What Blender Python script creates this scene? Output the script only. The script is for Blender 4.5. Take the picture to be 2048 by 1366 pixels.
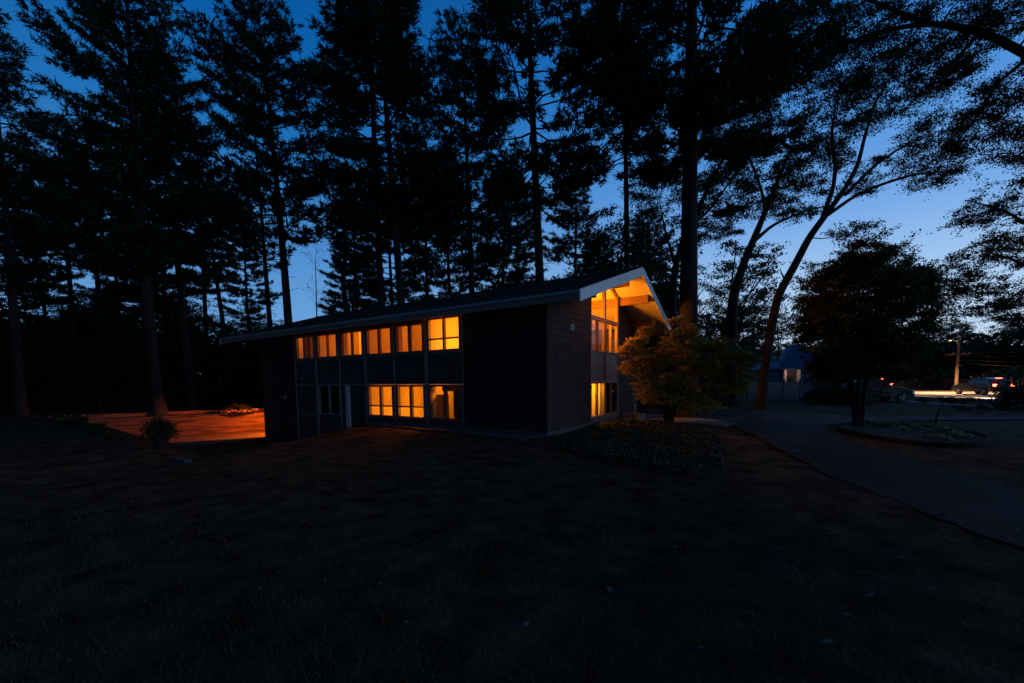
import bpy, math, random
import numpy as np

# ------------------------------------------------------------------ clear
for o in list(bpy.data.objects):
    bpy.data.objects.remove(o)
scene = bpy.context.scene
COL = scene.collection

# ------------------------------------------------------------------ camera
F, PITCH, YP, ROLL, CAMZ = 858.17, -0.0734, 824.4, -0.0116, 1.80
cam_d = bpy.data.cameras.new('camera')
cam = bpy.data.objects.new('camera', cam_d)
COL.objects.link(cam)
scene.camera = cam
cam_d.sensor_width = 36.0
cam_d.lens = F / 2048 * 36.0
cam_d.shift_y = (YP - 683) / 2048
cam_d.clip_start = 0.05
cam_d.clip_end = 2000
cam.location = (0, 0, CAMZ)
from mathutils import Matrix, Vector
cam.rotation_euler = (Matrix.Rotation(math.pi / 2 + PITCH, 3, 'X') @ Matrix.Rotation(ROLL, 3, 'Z')).to_euler()

# ------------------------------------------------------------------ view
vs = scene.view_settings
vs.view_transform = 'Standard'
vs.look = 'None'
vs.exposure = 0.0
vs.gamma = 1.0
vs.use_curve_mapping = False
scene.cycles.use_denoising = True
scene.cycles.max_bounces = 7
scene.cycles.diffuse_bounces = 4
scene.cycles.glossy_bounces = 2
scene.cycles.transparent_max_bounces = 10
scene.cycles.sample_clamp_indirect = 3.0

# ------------------------------------------------------------------ world: blue hour sky, paler towards the street side
world = bpy.data.worlds.new('World')
scene.world = world
world.use_nodes = True
nt = world.node_tree
nt.nodes.clear()
wo = nt.nodes.new('ShaderNodeOutputWorld')
bg = nt.nodes.new('ShaderNodeBackground')
tc = nt.nodes.new('ShaderNodeTexCoord')
sx = nt.nodes.new('ShaderNodeSeparateXYZ')
nt.links.new(tc.outputs['Generated'], sx.inputs[0])

def ramp(nt, stops):
    r = nt.nodes.new('ShaderNodeValToRGB')
    e = r.color_ramp.elements
    while len(e) > 1:
        e.remove(e[-1])
    e[0].position = stops[0][0]
    e[0].color = (*stops[0][1], 1)
    for p, c in stops[1:]:
        q = e.new(p)
        q.color = (*c, 1)
    return r
rl = ramp(nt, [(0, (.17, .38, .72)), (.13, (.13, .34, .69)), (.264, (.07, .26, .61)), (.42, (.012, .165, .49)), (.576, (.0, .102, .375)), (.75, (.0, .05, .2)), (1, (.0, .02, .09))])
rr = ramp(nt, [(0, (.64, .74, .90)), (.08, (.52, .70, .93)), (.2, (.33, .54, .86)), (.286, (.18, .40, .80)), (.42, (.08, .29, .71)), (.55, (.02, .185, .57)), (.75, (.0, .08, .3)), (1, (.0, .02, .09))])
mr = nt.nodes.new('ShaderNodeMapRange')
mr.interpolation_type = 'SMOOTHSTEP'
mr.inputs['From Min'].default_value = -.45
mr.inputs['From Max'].default_value = .65
mx = nt.nodes.new('ShaderNodeMixRGB')
nt.links.new(sx.outputs['Z'], rl.inputs[0])
nt.links.new(sx.outputs['Z'], rr.inputs[0])
nt.links.new(sx.outputs['X'], mr.inputs['Value'])
nt.links.new(mr.outputs[0], mx.inputs[0])
nt.links.new(rl.outputs[0], mx.inputs[1])
nt.links.new(rr.outputs[0], mx.inputs[2])
# faint afterglow of the set sun from the physical sky
sky = nt.nodes.new('ShaderNodeTexSky')
sky.sky_type = 'NISHITA'
sky.sun_disc = False
sky.sun_elevation = math.radians(-1.5)
sky.sun_rotation = math.radians(100)
ad = nt.nodes.new('ShaderNodeMixRGB')
ad.blend_type = 'ADD'
ad.inputs[0].default_value = .02
nt.links.new(mx.outputs[0], ad.inputs[1])
nt.links.new(sky.outputs[0], ad.inputs[2])
# the eastern sky, away from the afterglow, is already night
dt_ = nt.nodes.new('ShaderNodeVectorMath'); dt_.operation = 'DOT_PRODUCT'
dt_.inputs[1].default_value = (-.62, -.78, .0)
nt.links.new(tc.outputs['Generated'], dt_.inputs[0])
m2 = nt.nodes.new('ShaderNodeMapRange'); m2.interpolation_type = 'SMOOTHSTEP'
m2.inputs['From Min'].default_value = -.15
m2.inputs['From Max'].default_value = .45
m2.inputs['To Min'].default_value = 1.0
m2.inputs['To Max'].default_value = .13
nt.links.new(dt_.outputs['Value'], m2.inputs['Value'])
dk = nt.nodes.new('ShaderNodeVectorMath'); dk.operation = 'SCALE'
nt.links.new(ad.outputs[0], dk.inputs[0]); nt.links.new(m2.outputs[0], dk.inputs['Scale'])
nt.links.new(dk.outputs[0], bg.inputs['Color'])
bg.inputs['Strength'].default_value = 1.0
nt.links.new(bg.outputs[0], wo.inputs[0])

# the afterglow as a wide, weak lamp low over the street
sun_d = bpy.data.lights.new('afterglow', 'SUN')
sun_d.energy = .16
sun_d.angle = math.radians(50)
sun_d.color = (.45, .68, 1.0)
sun = bpy.data.objects.new('afterglow', sun_d)
COL.objects.link(sun)
sun.rotation_euler = Vector((-1.0, .35, -.16)).to_track_quat('-Z', 'Y').to_euler()

# ------------------------------------------------------------------ pixel helpers (for measuring the place)
def ray(px, py):
    u, v = px - 1024, py - YP
    c, s = math.cos(ROLL), math.sin(ROLL)
    u, v = u * c + v * s, -u * s + v * c
    cp, sp = math.cos(PITCH), math.sin(PITCH)
    return np.array([u, F * cp + v * sp, F * sp - v * cp])

def onz(px, py, z=-.12):
    r = ray(px, py)
    t = (z - CAMZ) / r[2]
    return np.array([r[0] * t, r[1] * t, z])

def atY(px, py, Y):
    r = ray(px, py)
    t = Y / r[1]
    return np.array([r[0] * t, Y, CAMZ + r[2] * t])

# ------------------------------------------------------------------ materials
MATS = {}

def mat(name, col, rough=.8, var=.25, scale=6.0, bump=.0, bscale=None, metal=0.0, stretch=None, col2=None, spec=.3):
    m = bpy.data.materials.new(name)
    m.use_nodes = True
    n = m.node_tree
    b = n.nodes['Principled BSDF']
    b.inputs['Roughness'].default_value = rough
    b.inputs['Metallic'].default_value = metal
    b.inputs['Specular IOR Level'].default_value = spec
    t = n.nodes.new('ShaderNodeTexCoord')
    mp = n.nodes.new('ShaderNodeMapping')
    if stretch:
        mp.inputs['Scale'].default_value = stretch
    n.links.new(t.outputs['Object'], mp.inputs[0])
    ns = n.nodes.new('ShaderNodeTexNoise')
    ns.inputs['Scale'].default_value = scale
    ns.inputs['Detail'].default_value = 5
    n.links.new(mp.outputs[0], ns.inputs['Vector'])
    c1 = [x * (1 - var) for x in col]
    c2 = [min(1, x * (1 + var)) for x in (col2 or col)]
    r = ramp(n, [(.3, c1), (.7, c2)])
    n.links.new(ns.outputs['Fac'], r.inputs[0])
    n.links.new(r.outputs[0], b.inputs['Base Color'])
    if bump:
        n2 = n.nodes.new('ShaderNodeTexNoise')
        n2.inputs['Scale'].default_value = bscale or scale * 4
        n2.inputs['Detail'].default_value = 4
        n.links.new(mp.outputs[0], n2.inputs['Vector'])
        bp = n.nodes.new('ShaderNodeBump')
        bp.inputs['Strength'].default_value = bump
        bp.inputs['Distance'].default_value = .03
        n.links.new(n2.outputs['Fac'], bp.inputs['Height'])
        n.links.new(bp.outputs[0], b.inputs['Normal'])
    MATS[name] = m
    return m

def leafmat(name, c1, c2, scale=.7, trans=.25):
    m = bpy.data.materials.new(name)
    m.use_nodes = True
    n = m.node_tree
    b = n.nodes['Principled BSDF']
    b.inputs['Roughness'].default_value = .55
    b.inputs['Specular IOR Level'].default_value = .25
    t = n.nodes.new('ShaderNodeTexCoord')
    ns = n.nodes.new('ShaderNodeTexNoise')
    ns.inputs['Scale'].default_value = scale
    ns.inputs['Detail'].default_value = 3
    n.links.new(t.outputs['Object'], ns.inputs['Vector'])
    r = ramp(n, [(.32, c1), (.68, c2)])
    n.links.new(ns.outputs['Fac'], r.inputs[0])
    n.links.new(r.outputs[0], b.inputs['Base Color'])
    tr = n.nodes.new('ShaderNodeBsdfTranslucent')
    n.links.new(r.outputs[0], tr.inputs['Color'])
    mxs = n.nodes.new('ShaderNodeMixShader')
    mxs.inputs[0].default_value = trans
    n.links.new(b.outputs[0], mxs.inputs[1])
    n.links.new(tr.outputs[0], mxs.inputs[2])
    n.links.new(mxs.outputs[0], n.nodes['Material Output'].inputs[0])
    MATS[name] = m
    return m

def emat(name, col, strength):
    m = bpy.data.materials.new(name)
    m.use_nodes = True
    b = m.node_tree.nodes['Principled BSDF']
    b.inputs['Base Color'].default_value = (*col, 1)
    b.inputs['Emission Color'].default_value = (*col, 1)
    b.inputs['Emission Strength'].default_value = strength
    MATS[name] = m
    return m

def glassmat(name, tint=(1, 1, 1), gl=.10):
    m = bpy.data.materials.new(name)
    m.use_nodes = True
    n = m.node_tree
    n.nodes.clear()
    out = n.nodes.new('ShaderNodeOutputMaterial')
    t = n.nodes.new('ShaderNodeBsdfTransparent')
    t.inputs[0].default_value = (*tint, 1)
    g = n.nodes.new('ShaderNodeBsdfGlossy')
    g.inputs['Roughness'].default_value = .02
    f = n.nodes.new('ShaderNodeLayerWeight')
    f.inputs[0].default_value = .5
    pw = n.nodes.new('ShaderNodeMath'); pw.operation = 'POWER'; pw.inputs[1].default_value = 5
    n.links.new(f.outputs['Facing'], pw.inputs[0])
    mm = n.nodes.new('ShaderNodeMath')
    mm.operation = 'MULTIPLY_ADD'
    mm.inputs[1].default_value = .9
    mm.inputs[2].default_value = .03
    n.links.new(pw.outputs[0], mm.inputs[0])
    mx_ = n.nodes.new('ShaderNodeMixShader')
    n.links.new(mm.outputs[0], mx_.inputs[0])
    n.links.new(t.outputs[0], mx_.inputs[1])
    n.links.new(g.outputs[0], mx_.inputs[2])
    n.links.new(mx_.outputs[0], out.inputs[0])
    MATS[name] = m
    return m

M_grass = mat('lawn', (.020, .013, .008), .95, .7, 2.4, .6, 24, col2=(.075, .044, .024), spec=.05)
M_blade = leafmat('grass_blade', (.05, .036, .019), (.14, .09, .048), 3, .2)
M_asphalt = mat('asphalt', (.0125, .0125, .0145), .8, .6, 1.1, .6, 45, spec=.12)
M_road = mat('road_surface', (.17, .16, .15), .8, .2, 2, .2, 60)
M_paver = None
M_gravel = mat('gravel', (.075, .078, .085), .9, .35, 30, .6, 60)
M_conc = mat('concrete', (.15, .135, .13), .85, .15, 5, .15, 50)
M_shing = mat('wall_shingle', (.060, .034, .034), .85, .35, 5, .3, 40, stretch=(1, 1, .35))
M_panel = mat('wall_panel', (.085, .068, .072), .6, .12, 2, .05, 30)
M_trim = mat('painted_trim', (.36, .30, .30), .55, .1, 4)
M_frame = mat('window_frame_paint', (.17, .12, .105), .5, .12, 5)
M_white = mat('white_paint', (.8, .8, .8), .5, .07, 4, .05)
M_fascia = mat('fascia_paint', (.27, .21, .19), .55, .1, 3)
M_roof = mat('roof_shingle', (.06, .062, .07), .9, .4, 9, .5, 60)
M_soffit = mat('soffit_board', (.62, .54, .42), .6, .10, 1.2, .1, 12, stretch=(.4, 4, 1))
M_beam = mat('beam_wood', (.22, .11, .06), .6, .3, 3, .1, stretch=(1, 8, 8))
M_cream = mat('room_wall_paint', (.72, .63, .46), .8, .05, 1.5)
M_tan = mat('room_door_wood', (.42, .24, .10), .5, .2, 2, stretch=(8, 8, 1))
M_floorw = mat('room_floor', (.30, .19, .10), .5, .2, 2, stretch=(1, 8, 1))
M_dark = mat('dark_metal', (.02, .02, .022), .5, .2, 5)
M_doorp = mat('door_paint', (.035, .04, .05), .45, .1, 3)
M_timber = mat('retaining_timber', (.20, .09, .045), .8, .6, 2.0, .6, 14, stretch=(.35, .35, 3))
M_bark = mat('bark', (.030, .024, .021), .95, .4, 3, .8, 18, stretch=(1, 1, .25))
M_bark2 = mat('smooth_bark', (.022, .021, .020), .9, .35, 4, .5, 14, stretch=(1, 1, .4))
M_pine = leafmat('pine_needles', (.012, .026, .014), (.035, .055, .024), .5, .15)
M_leaf = leafmat('broad_leaves', (.02, .036, .014), (.05, .075, .028), .6, .3)
M_leafy = leafmat('yellow_green_leaves', (.045, .062, .018), (.10, .105, .03), .8, .3)
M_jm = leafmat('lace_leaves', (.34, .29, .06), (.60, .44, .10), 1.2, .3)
M_hosta = leafmat('hosta_leaves', (.24, .30, .10), (.62, .66, .36), 5, .2)
M_cover = leafmat('ground_cover_leaves', (.018, .028, .012), (.085, .085, .05), 2.5, .2)
M_mulch = mat('mulch', (.03, .022, .018), .95, .4, 12, .7, 50)
M_terra = mat('terracotta', (.30, .11, .06), .8, .2, 6)
M_pink = leafmat('pink_petals', (.45, .16, .24), (.75, .40, .50), 9, .2)
M_deadleaf = mat('dead_leaf', (.15, .13, .11), .8, .3, 20)
M_glass = glassmat('window_glass')
M_screen = glassmat('screened_glass', (.72, .66, .6))
M_car = mat('car_paint', (.03, .04, .06), .25, .1, 2, spec=.6)
M_car2 = mat('car_paint_grey', (.035, .035, .04), .3, .1, 2, spec=.6)
M_tyre = mat('tyre_rubber', (.02, .02, .02), .85, .1, 5)
M_rim = mat('alloy_rim', (.55, .55, .55), .3, .1, 5, metal=.7)
M_carglass = mat('car_glass', (.02, .022, .025), .06, .1, 3, spec=.7)
M_red = emat('tail_lamp_glow', (1.0, .05, .02), 34)
M_amber = emat('marker_lamp_glow', (1.0, .35, .06), 10)
M_head = emat('headlamp_glow', (1.0, .75, .45), 20)
M_slamp = emat('street_lamp_glow', (1.0, .45, .15), 12)
M_num = emat('number_paint', (.8, .82, .88), 0.0)
M_blueroof = mat('neighbour_roof', (.02, .06, .14), .6, .12, 4, .2, 30)
M_nwall = mat('neighbour_siding', (.07, .10, .16), .7, .1, 3)
M_nwall2 = mat('neighbour_tan_siding', (.38, .27, .18), .7, .1, 3)
M_pvc = mat('fence_vinyl', (.06, .065, .085), .6, .08, 3)
M_pole = mat('utility_pole_wood', (.11, .075, .055), .9, .2, 4)
M_stone = mat('pale_stone', (.16, .16, .175), .85, .2, 6, .3)
M_chrome = mat('galvanised_metal', (.35, .36, .38), .4, .1, 4, metal=.5)

def paver_mat():
    m = bpy.data.materials.new('patio_paver')
    m.use_nodes = True
    n = m.node_tree
    b = n.nodes['Principled BSDF']
    b.inputs['Roughness'].default_value = .8
    t = n.nodes.new('ShaderNodeTexCoord')
    br = n.nodes.new('ShaderNodeTexBrick')
    br.inputs['Scale'].default_value = 3.2
    br.inputs['Color1'].default_value = (.15, .085, .05, 1)
    br.inputs['Color2'].default_value = (.23, .14, .09, 1)
    br.inputs['Mortar'].default_value = (.05, .04, .03, 1)
    br.inputs['Mortar Size'].default_value = .035
    n.links.new(t.outputs['Object'], br.inputs['Vector'])
    n.links.new(br.outputs['Color'], b.inputs['Base Color'])
    bp = n.nodes.new('ShaderNodeBump')
    bp.inputs['Strength'].default_value = .7
    bp.inputs['Distance'].default_value = .02
    bp.invert = True
    n.links.new(br.outputs['Fac'], bp.inputs['Height'])
    n.links.new(bp.outputs[0], b.inputs['Normal'])
    return m
M_paver = paver_mat()

# ------------------------------------------------------------------ mesh helpers
def tag(o, label=None, cat=None, group=None, kind=None):
    if label: o['label'] = label
    if cat: o['category'] = cat
    if group: o['group'] = group
    if kind: o['kind'] = kind
    return o

def thing(name, label, cat, loc=(0, 0, 0), rz=0, group=None):
    o = bpy.data.objects.new(name, None)
    o.empty_display_size = .3
    COL.objects.link(o)
    o.location = loc
    o.rotation_euler = (0, 0, rz)
    return tag(o, label, cat, group)

def link_mesh(name, me, material, parent=None):
    o = bpy.data.objects.new(name, me)
    COL.objects.link(o)
    me.materials.append(material)
    if parent is not None:
        o.parent = parent
    return o

def mesh_np(name, V, faces_flat, counts, material, parent=None, smooth=False):
    me = bpy.data.meshes.new(name)
    nf = len(counts)
    me.vertices.add(len(V))
    me.vertices.foreach_set('co', np.asarray(V, dtype=np.float32).ravel())
    me.loops.add(len(faces_flat))
    me.loops.foreach_set('vertex_index', np.asarray(faces_flat, dtype=np.int32))
    me.polygons.add(nf)
    st = np.zeros(nf, dtype=np.int32)
    st[1:] = np.cumsum(counts)[:-1]
    me.polygons.foreach_set('loop_start', st)
    me.polygons.foreach_set('loop_total', np.asarray(counts, dtype=np.int32))
    me.update(calc_edges=True)
    if smooth:
        me.polygons.foreach_set('use_smooth', np.ones(nf, dtype=bool))
    return link_mesh(name, me, material, parent)

class MB:
    def __init__(s, mapf=None):
        s.v, s.f, s.m = [], [], mapf
    def add(s, vs_, fs_):
        k = len(s.v)
        s.v += [s.m(*p) if s.m else tuple(p) for p in vs_]
        s.f += [tuple(i + k for i in f) for f in fs_]
        return s
    def box(s, x0, x1, y0, y1, z0, z1):
        s.add([(x0, y0, z0), (x1, y0, z0), (x1, y1, z0), (x0, y1, z0), (x0, y0, z1), (x1, y0, z1), (x1, y1, z1), (x0, y1, z1)],
              [(0, 3, 2, 1), (4, 5, 6, 7), (0, 1, 5, 4), (1, 2, 6, 5), (2, 3, 7, 6), (3, 0, 4, 7)])
        return s
    def cbox(s, c, size, rz=0, bevel=0):
        cx, cy, cz = c
        a, b, h = size[0] / 2, size[1] / 2, size[2] / 2
        co, si = math.cos(rz), math.sin(rz)
        P = []
        for z in (-h, h):
            for x, y in ((-a, -b), (a, -b), (a, b), (-a, b)):
                P.append((cx + x * co - y * si, cy + x * si + y * co, cz + z))
        s.add(P, [(0, 3, 2, 1), (4, 5, 6, 7), (0, 1, 5, 4), (1, 2, 6, 5), (2, 3, 7, 6), (3, 0, 4, 7)])
        return s
    def prism(s, poly, axis_from, axis_to, order):
        # poly: 2D points; order(p2, t) -> 3D
        n = len(poly)
        P = [order(p, axis_from) for p in poly] + [order(p, axis_to) for p in poly]
        fs = [tuple(range(n))[::-1], tuple(range(n, 2 * n))] + [(i, (i + 1) % n, n + (i + 1) % n, n + i) for i in range(n)]
        return s.add(P, fs)
    def tube(s, pts, rad, n=8, cap=True):
        pts = [np.array(p, float) for p in pts]
        k = len(pts)
        if not hasattr(rad, '__len__'):
            rad = [rad] * k
        V, Fc = [], []
        d0 = pts[1] - pts[0]
        up = np.array([0, 0, 1.]) if abs(d0[2]) < .9 * np.linalg.norm(d0) else np.array([1., 0, 0])
        for i in range(k):
            d = pts[min(i + 1, k - 1)] - pts[max(i - 1, 0)]
            d = d / (np.linalg.norm(d) + 1e-9)
            a = np.cross(d, up); a /= np.linalg.norm(a) + 1e-9
            b = np.cross(a, d)
            for j in range(n):
                t = 2 * math.pi * j / n
                V.append(tuple(pts[i] + rad[i] * (math.cos(t) * a + math.sin(t) * b)))
        for i in range(k - 1):
            for j in range(n):
                Fc.append((i * n + j, i * n + (j + 1) % n, (i + 1) * n + (j + 1) % n, (i + 1) * n + j))
        if cap:
            Fc.append(tuple(range(n))[::-1]); Fc.append(tuple((k - 1) * n + j for j in range(n)))
        return s.add(V, Fc)
    def lathe(s, prof, c=(0, 0, 0), n=16):
        V, Fc = [], []
        for r, z in prof:
            for j in range(n):
                t = 2 * math.pi * j / n
                V.append((c[0] + r * math.cos(t), c[1] + r * math.sin(t), c[2] + z))
        for i in range(len(prof) - 1):
            for j in range(n):
                Fc.append((i * n + j, i * n + (j + 1) % n, (i + 1) * n + (j + 1) % n, (i + 1) * n + j))
        Fc.append(tuple(range(n))[::-1]); Fc.append(tuple((len(prof) - 1) * n + j for j in range(n)))
        return s.add(V, Fc)
    def build(s, name, material, parent=None, smooth=False, bevel=0):
        me = bpy.data.meshes.new(name)
        me.from_pydata([tuple(map(float, p)) for p in s.v], [], s.f)
        me.update()
        import bmesh
        bm = bmesh.new(); bm.from_mesh(me)
        bmesh.ops.recalc_face_normals(bm, faces=bm.faces)
        if bevel:
            bmesh.ops.bevel(bm, geom=list(bm.edges), offset=bevel, segments=2, affect='EDGES', clamp_overlap=True)
        bm.to_mesh(me); bm.free()
        if smooth:
            for p in me.polygons: p.use_smooth = True
        return link_mesh(name, me, material, parent)

rs = np.random.RandomState

def norm(a):
    return a / (np.linalg.norm(a, axis=-1, keepdims=True) + 1e-9)

class Tubes:
    """many thin limbs gathered as one mesh"""
    def __init__(s): s.V, s.F, s.n = [], [], 0
    def add(s, pts, rad, n=5):
        pts = np.asarray(pts, float); k = len(pts)
        rad = np.broadcast_to(np.asarray(rad, float), (k,))
        d = np.empty_like(pts); d[1:-1] = pts[2:] - pts[:-2]; d[0] = pts[1] - pts[0]; d[-1] = pts[-1] - pts[-2]
        d = norm(d)
        up = np.array([0, 0, 1.]) if abs(d[0, 2]) < .8 else np.array([1., .2, 0])
        a = norm(np.cross(d, up)); b = np.cross(a, d)
        t = np.arange(n) * 2 * np.pi / n
        P = pts[:, None] + rad[:, None, None] * (np.cos(t)[None, :, None] * a[:, None] + np.sin(t)[None, :, None] * b[:, None])
        s.V.append(P.reshape(-1, 3))
        i = np.arange(k - 1)[:, None]; j = np.arange(n)[None]
        q = np.stack([i * n + j, i * n + (j + 1) % n, (i + 1) * n + (j + 1) % n, (i + 1) * n + j], -1).reshape(-1, 4)
        s.F.append(q + s.n); s.n += k * n
    def build(s, name, m, parent):
        V = np.concatenate(s.V); Fq = np.concatenate(s.F)
        return mesh_np(name, V, Fq.ravel(), np.full(len(Fq), 4), m, parent, smooth=True)

def needles(C, D, rng, k=6, L=.28, w=.035, spread=.9):
    """tufts: k thin triangles fanning out of each centre"""
    N = len(C)
    d = norm(D[:, None, :] + spread * rng.normal(size=(N, k, 3)))
    side = norm(np.cross(d, rng.normal(size=(N, k, 3))))
    l = L * rng.uniform(.6, 1.25, (N, k, 1))
    c = C[:, None, :] + .06 * rng.normal(size=(N, k, 3))
    V = np.stack([c - side * w, c + side * w, c + d * l], 2)
    return V.reshape(-1, 3)

def leaves(C, rng, L=.16, W=.11, flat=.5):
    N = len(C)
    n = norm(rng.normal(size=(N, 3)) * np.array([flat, flat, 1.]) + np.array([0, 0, .15]))
    a = norm(np.cross(n, rng.normal(size=(N, 3)))); b = np.cross(n, a)
    l = L * rng.uniform(.6, 1.3, (N, 1)) / 2; w = W * rng.uniform(.6, 1.3, (N, 1)) / 2
    V = np.stack([C - a * l, C + b * w + a * l * .1, C + a * l, C - b * w + a * l * .1], 1)
    return V.reshape(-1, 3)

def foliage(name, V, per, m, parent):
    n = len(V) // per
    return mesh_np(name, V, np.arange(len(V)), np.full(n, per), m, parent)

# ------------------------------------------------------------------ house frame
TH = .5808
HC = np.array([1.189, 14.596])
DU = np.array([-math.cos(TH), math.sin(TH)])
DV = np.array([math.sin(TH), math.cos(TH)])
def H2W(u, v, z=0.):
    p = HC + DU * u + DV * v
    return np.array([p[0], p[1], z])
def W2H(x, y):
    d = np.stack([x - HC[0], y - HC[1]], -1)
    return d @ DU, d @ DV

UEND, W = 18.57, 10.0
U1, U2, U3, U4, U5, U6, U7 = 3.65, 5.60, 7.51, 9.43, 11.34, 13.27, 15.13
ZA, ZB, ZC = 2.97, 1.71, .21
OV, OG, OL = .70, 1.56, 3.25
VR = 5.6
ZE, ZR, TK = 4.535, 6.50, .27       # roof top at the eave edge, at the ridge, thickness
SL = (ZR - ZE) / (VR + OV)
SLF = .40
def roof_top(v):
    return ZR - SL * (VR - v) if v < VR else ZR - SLF * (v - VR)
def roof_under(v):
    return roof_top(v) - TK
VFAR = 10.75
ZEF = ZR - SLF * (VFAR - VR)

# ------------------------------------------------------------------ terrain
BASIN = [(-6.9, 19.7), (-7.6, 14.2), (-7.6, 12.4), (-8.3, 11.2), (-9.6, 11.6), (-11.0, 12.7), (-14.2, 15.2), (-17.6, 18.2), (-22, 21.8), (-25.2, 24.4)]
WALL = [(-24.2, 24.2), (-16.4, 28.4), (-4.0, 35.1)]

def sm(t):
    t = np.clip(t, 0, 1)
    return t * t * (3 - 2 * t)

def seg_d(px, py, a, b):
    ax, ay = a; bx, by = b
    dx, dy = bx - ax, by - ay
    t = np.clip(((px - ax) * dx + (py - ay) * dy) / (dx * dx + dy * dy), 0, 1)
    return np.hypot(px - ax - t * dx, py - ay - t * dy)

def in_poly(px, py, poly):
    r = np.zeros(px.shape, bool)
    n = len(poly)
    for i in range(n):
        x0, y0 = poly[i]; x1, y1 = poly[(i + 1) % n]
        c = ((y0 > py) != (y1 > py)) & (px < (x1 - x0) * (py - y0) / (y1 - y0 + 1e-12) + x0)
        r ^= c
    return r

POLY = BASIN + [(-24.9, 25.0), (-17.1, 29.6), (-4.6, 36.3), (6, 30), (1.5, 25.3)]

def tz(x, y):
    x = np.asarray(x, float); y = np.asarray(y, float)
    z = -.12 + .035 * np.sin(x * .55 + 1.2) * np.cos(y * .48) + .012 * np.sin(x * 2.1 + y * 1.3)
    flat = sm((x - 2 - .25 * y) / 5)
    z = z * (1 - flat) + flat * -.12
    z = z - .08 * sm((-x - 3) / 5)
    z = z + .55 * sm((y - 30) / 25) * sm((-x + 5) / 10)
    inside = in_poly(x, y, POLY)
    d = np.full(x.shape, 99.)
    for i in range(len(BASIN) - 1):
        d = np.minimum(d, seg_d(x, y, BASIN[i], BASIN[i + 1]))
    dw = np.full(x.shape, 99.)
    for a, b in (((-24.9, 25.0), (-17.1, 29.6)), ((-17.1, 29.6), (-4.6, 36.3))):
        dw = np.minimum(dw, seg_d(x, y, a, b))
    drop = sm(d / 3.6) * sm(dw / .7)
    z = np.where(inside, z * (1 - drop) + drop * -1.40, z)
    u, v = W2H(x, y)
    ins = np.minimum(np.minimum(u, UEND - u), np.minimum(v, W - v))
    z = z - (z + 1.7) * sm(ins / .35)
    return z

def axis(a, b, fine, lo, hi, coarse):
    g = list(np.arange(lo, hi, fine))
    st = fine; x = lo
    L = []
    while x > a:
        st = min(st * 1.25, coarse); x -= st; L.append(x)
    R = []; st = fine; x = g[-1]
    while x < b:
        st = min(st * 1.25, coarse); x += st; R.append(x)
    return np.array(L[::-1] + g + R)

gx = axis(-420, 420, .34, -27, 14, 30)
gy = axis(-60, 520, .34, -2, 38, 30)
GX, GY = np.meshgrid(gx, gy)
GZ = tz(GX, GY)
V = np.stack([GX, GY, GZ], -1).reshape(-1, 3)
nx, ny = len(gx), len(gy)
ii, jj = np.meshgrid(np.arange(ny - 1), np.arange(nx - 1), indexing='ij')
Q = np.stack([ii * nx + jj, ii * nx + jj + 1, (ii + 1) * nx + jj + 1, (ii + 1) * nx + jj], -1).reshape(-1, 4)
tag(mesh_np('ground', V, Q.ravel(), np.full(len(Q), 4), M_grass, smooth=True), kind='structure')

def sheet(name, pts2, z, m, kind='structure', thick=.0):
    mb = MB()
    n = len(pts2)
    if thick:
        mb.prism([(p[0], p[1]) for p in pts2], z - thick, z, lambda p, t: (p[0], p[1], t))
    else:
        mb.add([(p[0], p[1], z) for p in pts2], [tuple(range(n))])
    o = mb.build(name, m)
    if kind: tag(o, kind=kind)
    return o

def smooth_poly(pts, it=2):
    pts = [np.array(p[:2], float) for p in pts]
    for _ in range(it):
        q = []
        for i in range(len(pts)):
            a, b = pts[i], pts[(i + 1) % len(pts)]
            q += [a * .75 + b * .25, a * .25 + b * .75]
        pts = q
    return pts

# driveway: sweeps from the lower right up to the entrance and out to the street
near = [(2250, 1170), (2048, 1097), (1954, 1066), (1799, 1004), (1648, 946), (1568, 902), (1520, 876), (1470, 853), (1400, 843), (1330, 842)]
far = [(1330, 828), (1427, 824), (1560, 823), (1724, 833), (1900, 832), (2048, 831)]
zd = -.085
drv = [onz(x, y, zd) for x, y in near + far] + [np.array([60, 19.9, zd]), np.array([60, 18.1, zd])]
drv += [onz(x, y, zd) for x, y in [(2048, 839), (1900, 840), (1720, 842), (1655, 850), (1650, 862), (1710, 889), (1843, 924), (1976, 960), (2048, 982), (2250, 1040)]]
def ragged(pts, step, amp, seed):
    rg = rs(seed); out = []
    n_ = len(pts)
    for i in range(n_):
        a_, b_ = np.array(pts[i][:2]), np.array(pts[(i + 1) % n_][:2])
        L_ = np.linalg.norm(b_ - a_); k_ = max(1, int(L_ / step))
        nn = np.array([-(b_ - a_)[1], (b_ - a_)[0]]) / (L_ + 1e-9)
        for j in range(k_):
            w_ = 1 if L_ < 40 else 0
            out.append(a_ + (b_ - a_) * j / k_ + nn * rg.normal() * amp * w_)
    return out
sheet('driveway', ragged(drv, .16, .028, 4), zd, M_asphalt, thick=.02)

# entrance path
sheet('path', [onz(x, y, -.06) for x, y in [(1232, 836), (1300, 828), (1420, 838), (1470, 846), (1450, 852), (1380, 846), (1300, 844), (1250, 850)]], -.06, M_conc, thick=.05)
# stone strip under the front wall
rng = rs(3)
strip = [H2W(u, -.12)[:2] for u in np.linspace(-.1, 7.2, 16)] + [H2W(u, -.12 - (1.15 - .11 * (u - .3)) - .12 * rng.rand())[:2] for u in np.linspace(7.2, .3, 16)]
sheet('gravel_strip', strip, -.055, M_gravel, thick=.05)
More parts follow.
